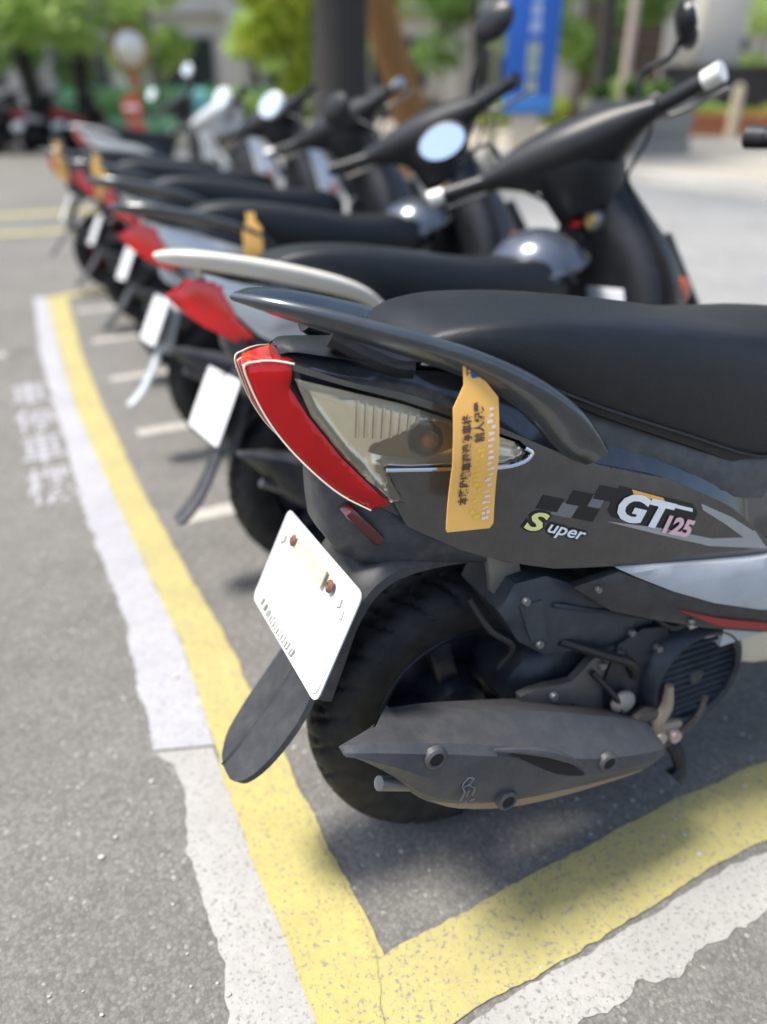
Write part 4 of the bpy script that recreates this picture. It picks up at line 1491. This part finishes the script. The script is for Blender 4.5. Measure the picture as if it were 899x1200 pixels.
tree('dark_tree', (-.48, 10, .0), [(0, 0, 0), (-.02, 0, .8), (0, .02, 1.8), (.05, 0, 3.2), (.1, 0, 4.6)], [.46, .34, .31, .27, .18], auto_blobs(.0, .8, 6.0, 2.6, 14, 1), 2500, .12, bark_k, leaf_d,
     'thick tree with nearly black trunk beside the leaning brown trunk', 11, [([(0, 0, 3.0), (.9, .3, 4.2), (1.6, .4, 5.6)], [.14, .10, .05]), ([(0, 0, 3.4), (-.9, .3, 4.6), (-1.5, .5, 6.0)], [.13, .09, .04])])
tree('brown_tree', (.52, 11, .0), [(0, 0, 0), (-.14, 0, .6), (-.30, 0, 1.1), (-.55, 0, 1.8), (-.78, 0, 2.8), (-.9, 0, 4.2)], [.30, .24, .22, .21, .19, .14], auto_blobs(-.9, .4, 5.6, 1.8, 10, 2), 3000, .11, bark_b, leaf_b,
     'leaning tree with orange brown bark', 12, [([(-.8, 0, 3.0), (-.2, .3, 4.2), (.2, .4, 5.2)], [.10, .07, .03])])
tree('slim_dark_tree', (3.8, 15, .0), [(0, 0, 0), (.02, 0, 1.5), (-.02, 0, 3.0), (.05, 0, 4.5)], [.17, .14, .13, .10], auto_blobs(0, .4, 5.4, 1.9, 10, 3), 3000, .12, bark_k, leaf_d,
     'slim tree with straight black trunk right of the blue sign', 13)
tree('street_tree', (-6.6, 15.9, .0), [(0, 0, 0), (.05, 0, .8), (-.05, 0, 1.7), (0, 0, 2.8)], [.20, .16, .15, .10], [(-.9, -.8, 2.6, 1.0), (.3, -1.2, 2.2, .9), (1.1, -.9, 2.1, .85), (1.9, -.6, 2.5, .8), (-.2, -.6, 3.3, 1.2), (1.1, -.5, 3.2, 1.1), (-1.8, -.2, 2.9, 1.1), (2.1, -.2, 1.75, .45)], 7000, .085, bark_k, leaf_a,
     'street tree with low hanging bright green leaves at the far kerb', 14, [([(0, 0, 1.6), (.9, -.5, 2.2), (1.8, -.6, 2.6)], [.08, .06, .03]), ([(0, 0, 1.7), (-.7, -.4, 2.4), (-1.5, -.3, 2.9)], [.08, .06, .03])])
tree('street_tree', (-5.75, 16.4, .0), [(0, 0, 0), (-.05, 0, .9), (.02, 0, 2.0), (.1, 0, 3.0)], [.19, .15, .14, .10], auto_blobs(-.2, .6, 3.3, 1.4, 8, 5), 1200, .09, bark_k, leaf_a,
     'dark trunk tree standing before the end of the green fence', 15)
tree('street_tree', (-7.9, 16.8, .0), [(0, 0, 0), (-.05, 0, .9), (.02, 0, 2.0), (.1, 0, 3.0)], [.2, .16, .14, .10], auto_blobs(-.2, .3, 2.6, 1.6, 9, 6), 3500, .09, bark_k, leaf_d,
     'shaded dark green tree at the far end of the street', 16)
tree('thin_tree', (-4.9, 18.4, .0), [(0, 0, 0), (.03, 0, 1.0), (-.03, 0, 2.2), (0, 0, 3.6)], [.13, .10, .09, .07], auto_blobs(.2, .5, 4.3, 1.3, 8, 7), 900, .09, bark_g, leaf_a,
     'thin brown trunk tree rising behind the green fence', 17)
tree('light_tree', (-1.9, 17.5, .0), [(0, 0, 0), (.03, 0, .8), (-.03, 0, 1.6), (0, 0, 2.6)], [.09, .07, .06, .04], [(0, -.2, 2.2, .75), (.5, -.3, 1.6, .55), (-.5, -.2, 1.9, .6), (.1, -.3, 2.9, .9), (.6, 0, 2.6, .7), (.2, -.4, 1.1, .45), (-.6, 0, 2.8, .6)], 7000, .07, bark_g, leaf_b,
     'young tree with sunny yellow green leaves left of the black trunk', 18)
tree('light_tree', (3.3, 18.5, .0), [(0, 0, 0), (.03, 0, .8), (-.03, 0, 1.6), (0, 0, 2.4)], [.09, .07, .06, .04], [(0, -.2, 2.3, .6), (.5, -.3, 1.9, .5), (-.6, -.2, 2.0, .55), (.1, -.3, 2.9, .7)], 5000, .075, bark_g, leaf_a,
     'young green tree behind the blue sign', 19)


def shrub(base, blobs, n, size, leaf, label, seed):
    t = empty('shrub', base)
    tag(t, label, 'shrub', 'shrubs and planting behind the road')
    add('stem', tube_bm([(0, 0, 0), (.02, 0, .15), (0, .02, .4)], [.03, .025, .01], 6, 2), bark_g, t)
    addm('crown', crown_mesh(blobs, n, size, seed), leaf, t)


shrub((-2.9, 17.6, .12), [(-.8, 0, .5, .45), (-.2, 0, .55, .5), (.4, 0, .5, .45), (1.0, .1, .6, .5)], 4500, .06, leaf_a, 'green shrub by the foot of the young sunny tree', 31)
shrub((-5.3, 18.9, .12), [(-.8, 0, .5, .5), (0, 0, .6, .5), (.7, 0, .5, .5)], 4000, .06, leaf_d, 'green shrub behind the open green fence', 32)
shrub((2.9, 17.2, .12), [(-.6, 0, .5, .45), (0, 0, .6, .45), (.5, 0, .5, .4)], 3500, .06, leaf_b, 'yellowish shrub behind the blue sign', 33)
shrub((4.95, 17.8, .12), [(-.4, 0, .6, .4), (.1, 0, .8, .45), (.6, 0, .7, .4)], 3500, .06, leaf_a, 'leafy shrub behind the grey planter', 34)
shrub((9.6, 19.2, .9), [(-.3, 0, .4, .35), (.2, 0, .5, .4), (.7, 0, .6, .5)], 3000, .06, leaf_b, 'bright shrub above the dark low wall', 35)
shrub((7.0, 18.3, .42), [(-.35, 0, .16, .2), (.05, 0, .2, .22), (.35, 0, .14, .18)], 2200, .05, leaf_a, 'low green plant in the brick planter', 36)
shrub((8.25, 18.3, .42), [(-.3, 0, .12, .15), (.1, 0, .15, .18)], 1200, .05, leaf_b, 'small plant at the far end of the brick planter', 37)

for (bx, by, lf, n_, lab, sd) in ((-8.6, 20.5, leaf_d, 4, 'dense dark tree behind the far end of the street', 51), (-6.2, 21.0, leaf_a, 4, 'leafy tree behind the left part of the green fence', 52),
                                  (-3.6, 24.0, leaf_a, 4, 'leafy tree behind the teal bin', 53), (-.9, 20.5, leaf_b, 4, 'sunny leafy tree behind the black trunk', 54),
                                  (2.3, 21.5, leaf_d, 4, 'dark leafy tree behind the blue sign board', 55), (5.6, 21.8, leaf_d, 4, 'dark leafy tree left of the brown shutter', 56), (10.6, 22.5, leaf_a, 4, 'leafy tree right of the grey pillar', 57)):
    rn_ = random.Random(sd)
    bl_ = [(rn_.uniform(-1.1, 1.1), rn_.uniform(-.6, .6), rn_.uniform(1.2, 4.4), rn_.uniform(.45, .85)) for _ in range(9)]
    tree('leafy_tree', (bx, by, .12), [(0, 0, 0), (.05, 0, 1.0), (-.05, 0, 2.2), (0, 0, 3.6)], [.12, .10, .08, .04], bl_, 3800, .095, bark_k, lf, lab, sd)

# green fence
green_m = P("fence_green", (.10, .42, .20), .5, var=.1)
fe = empty('green_fence', (-6.7, 17.6, .12))
tag(fe, 'green metal fence with a mesh gate panel and rails', 'fence')
fx = lambda t: (t * 4.2, t * .9)
for i in range(8):
    x, y = fx(i / 7)
    add('post', box_bm((x, y, .5), (.06, .06, 1.0), .005), green_m, fe)
for z in (.12, .38, .64, .90):
    a, b = fx(0), fx(1)
    add('rail', tube_bm([(a[0], a[1], z), (b[0], b[1], z)], .022, 8, 1), green_m, fe)
fpale = P("fence_green_pale", (.28, .60, .36), .5)
for i in range(7):
    x, y = fx((i + .5) / 7)
    add('panel', box_bm((x, y, .26 if i else .5), (.52, .03, .24 if i else .86), .004, rot=Matrix.Rotation(math.atan2(.9, 4.2), 4, 'Z')), fpale, fe)
for i in range(48):
    x, y = fx((i + .5) / 48)
    add('bar', box_bm((x, y, .5), (.026, .02, .80)), green_m, fe)
# teal bin
bn = empty('street_bin', (-3.45, 16, .0))
tag(bn, 'teal rounded street bin beside the green fence', 'bin')
teal = P("teal_paint", (.10, .40, .34), .45)
add('body', lathe_bm([(0, 0), (0, .17), (.05, .19), (.75, .20), (.78, .205)], 'z', (0, 0, 0), 24), teal, bn)
add('lid', lathe_bm([(.78, .205), (.84, .20), (.95, .15), (1.02, .06), (1.03, 0)], 'z', (0, 0, 0), 24), P("teal_lid", (.16, .46, .46), .4), bn)
# convex mirror on post
cm = empty('traffic_mirror', (-4.38, 15, 0))
tag(cm, 'round traffic mirror on an orange post', 'traffic mirror')
om = P("post_orange", (.50, .13, .05), .5, dust=.2)
add('post', tube_bm([(0, .08, 0), (0, .08, 1.95)], .045, 12, 1), om, cm)
add('mirror', lathe_bm([(-.03, 0), (-.025, .14), (0, .27), (.02, .28), (.02, 0)], 'y', (0, 0, 1.62), 32), P("convex_face", (.62, .60, .52), .25, .7), cm)
add('hood', lathe_bm([(-.06, .285), (-.06, .305), (.03, .305), (.03, .28)], 'y', (0, 0, 1.62), 32), om, cm)
add('band', lathe_bm([(0, .05), (0, .075), (.24, .075), (.24, .05)], 'z', (0, .08, 1.02), 16), om, cm)
# round red sign
rs = empty('round_sign', (-4.30, 14.4, 0))
tag(rs, 'low round red sign on a thin pole', 'sign')
rm = P("sign_red", (.52, .05, .03), .45)
add('pole', tube_bm([(0, .05, 0), (0, .05, .85)], .02, 8, 1), steel, rs)
add('disc', lathe_bm([(-.01, 0), (-.01, .19), (.01, .19), (.01, 0)], 'y', (0, 0, .74), 28), rm, rs)
add('bar', box_bm((0, -.014, .74), (.26, .006, .07), .002), white_m, rs)
add('lower_plate', box_bm((.02, 0, .44), (.32, .012, .12), .003), rm, rs)

# blue banner sign
sg = empty('banner_sign', (1.53, 9.0, 0))
tag(sg, 'tall blue sign board with white and yellow characters on a post', 'sign')
add('board', box_bm((0, 0, 1.55), (.54, .03, 1.55), .008), P("sign_blue", (.012, .10, .42), .5, var=.06), sg)
add('lower_band', box_bm((0, -.017, .865), (.50, .006, .16), .002), P("sign_blue_pale", (.05, .20, .50), .5, var=.1), sg)
add('post', box_bm((-.35, .08, 1.4), (.075, .075, 2.8), .006), P("post_olive", (.16, .16, .09), .6), sg)
add('leg', box_bm((.0, .05, .40), (.30, .05, .80), .006), P("post_pale", (.55, .45, .32), .6), sg)
rn = random.Random(77)


def glyph(cx, cz, s, mat, par):
    """stroke bundle standing for a character too blurred to read"""
    for k in range(3):
        add('character_stroke', box_bm((cx, -.018, cz + s * (.36 - k * .36)), (s * rn.uniform(.7, .95), .005, s * .10)), mat, par)
    for k in (-.28, .05, .3):
        add('character_stroke', box_bm((cx + s * k, -.019, cz + s * rn.uniform(-.08, .08)), (s * .10, .005, s * rn.uniform(.6, .95))), mat, par)


sw_, sy_ = P("sign_white", (.70, .74, .80), .5), P("sign_yellow", (.62, .62, .22), .5)
for i, z in enumerate((1.20, 1.36, 1.03)):
    glyph(.02, z - .0, .145, sy_, sg)
for i, z in enumerate((1.56, 1.70, 1.84, 1.98, 2.12)):
    glyph(.02, z + .0, .115, sw_, sg)

# grey planter of stacked slabs
pl = empty('grey_planter', (3.98, 13.2, 0))
tag(pl, 'long grey stone planter at the pavement edge', 'planter')
gs = P("planter_grey", (.23, .225, .20), .85, var=.2, vscale=5, bump=.4, bscale=30)
add('base', box_bm((0, 0, .17), (1.62, .70, .34), .02), gs, pl)
add('upper_course', box_bm((0, .02, .55), (1.58, .66, .40), .02), gs, pl)
add('rim', box_bm((0, .02, .80), (1.66, .72, .10), .015), gs, pl)
add('soil', box_bm((0, .02, .852), (1.45, .55, .02)), P("soil", (.06, .04, .03), .9), pl)
shrub((3.9, 13.3, .86), [(-.5, 0, .12, .16), (0, 0, .16, .2), (.45, 0, .14, .17)], 1500, .045, leaf_d, 'low plant growing in the grey planter', 38)
# brick planter
bp0 = empty('brick_planter', (7.75, 18.35, .12))
tag(bp0, 'low orange brick planter with plants', 'planter')
brm = P("brick_orange", (.46, .17, .08), .85, var=.3, vscale=4, bump=.4, bscale=40)
add('core', box_bm((0, 0, .17), (2.76, .66, .34)), P("mortar", (.34, .28, .24), .9), bp0)
bme = None
for r in range(4):
    for k in range(12):
        x = -1.32 + k * .235 + (.11 if r % 2 else 0)
        if x > 1.32:
            continue
        if bme is None:
            ob = add('brick', box_bm((0, 0, 0), (.215, .06, .075), .006), brm, bp0)
            bme = ob.data
        else:
            ob = addm('brick', bme, None, bp0)
        ob.location = (x, -.335, .045 + r * .09)
add('coping', box_bm((0, -.02, .40), (2.86, .78, .07), .012), brm, bp0)
cp = add('bollard', lathe_bm([(0, 0), (0, .11), (.86, .10), (.95, .08), (1.0, 0)], 'z', (0, 0, 0), 20), P("bollard_cream", (.60, .50, .34), .7, dust=.3))
cp.location = (7.4, 17.7, .12)
tag(cp, 'cream rounded bollard before the brick planter', 'bollard')
pk = add('sign_pole', tube_bm([(0, 0, 0), (0, 0, 1.6), (0, 0, 3.4)], [.075, .07, .07], 14, 1), P("pole_pink", (.46, .36, .31), .6, dust=.2))
pk.location = (4.0, 14.2, 0)
tag(pk, 'pale pinkish round pole beside the slim black trunk', 'pole')
# dark low wall
lw = empty('low_wall', (8.4, 20.6, 0))
tag(lw, 'dark low wall behind the brick planter', 'wall')
add('wall', box_bm((0, 0, .75), (3.4, .3, 1.4), .01), P("wall_black", (.016, .015, .016), .7), lw)
add('coping', box_bm((0, 0, 1.48), (3.5, .4, .07), .01), P("coping_dark", (.05, .045, .04), .7), lw)

# apartment building behind
bd = empty('apartment_building', (0, 27, 0))
tag(bd, 'grey apartment block with concrete columns behind the trees', 'building')
wallm = P("render_grey", (.55, .50, .44), .85, var=.15, vscale=1.2, dust=.3)
colm = P("concrete_pale", (.44, .42, .39), .85, var=.15, vscale=1.5)
darkw = P("window_dark", (.025, .03, .035), .12, .0, spec=.6)
framem = P("window_frame", (.30, .30, .30), .5)
add('wall', box_bm((0, 1.0, 5.5), (60, .5, 11)), wallm, bd)
add('plinth', box_bm((0, .70, .35), (60, .12, .7)), P("plinth_dark", (.12, .11, .10), .8), bd)
for i in range(15):
    x = -25 + i * 3.4
    add('column', box_bm((x, .35, 5.5), (.55, .5, 11), .03), colm, bd)
    for z in (1.75, 4.9, 8.0):
        wn = add('window', box_bm((x + 1.7, .74, z), (1.9, .06, 1.5)), framem, bd)
        for s in (-1, 1):
            add('pane', box_bm((x + 1.7 + s * .45, .70, z), (.82, .03, 1.34)), darkw, wn)
        add('sill', box_bm((x + 1.7, .62, z - .80), (2.1, .26, .10), .01), colm, wn)
    add('lintel', box_bm((x + 1.7, .55, 3.2), (2.84, .30, .35), .02), colm, bd)
for (x, w, h, m_, lab) in ((6.6, 1.5, 3.2, P("door_brown", (.07, .04, .03), .6), 'dark'), (8.3, 1.1, 3.4, colm, 'pier')):
    if lab == 'pier':
        o = empty('gate_pillar', (8.32, 22, .12))
        tag(o, 'broad grey concrete pillar behind the dark low wall', 'pillar')
        add('shaft', box_bm((0, 0, 1.8), (1.1, .8, 3.6), .03), colm, o)
        add('base', box_bm((0, 0, .15), (1.3, 1.0, .3), .02), colm, o)
    else:
        o = empty('shutter', (6.4, 23.5, .12))
        tag(o, 'dark brown shutter beside the grey pillar', 'shutter')
        for k in range(12):
            add('slat', box_bm((0, 0, .15 + k * .26), (2.2, .06, .24), .01), m_, o)
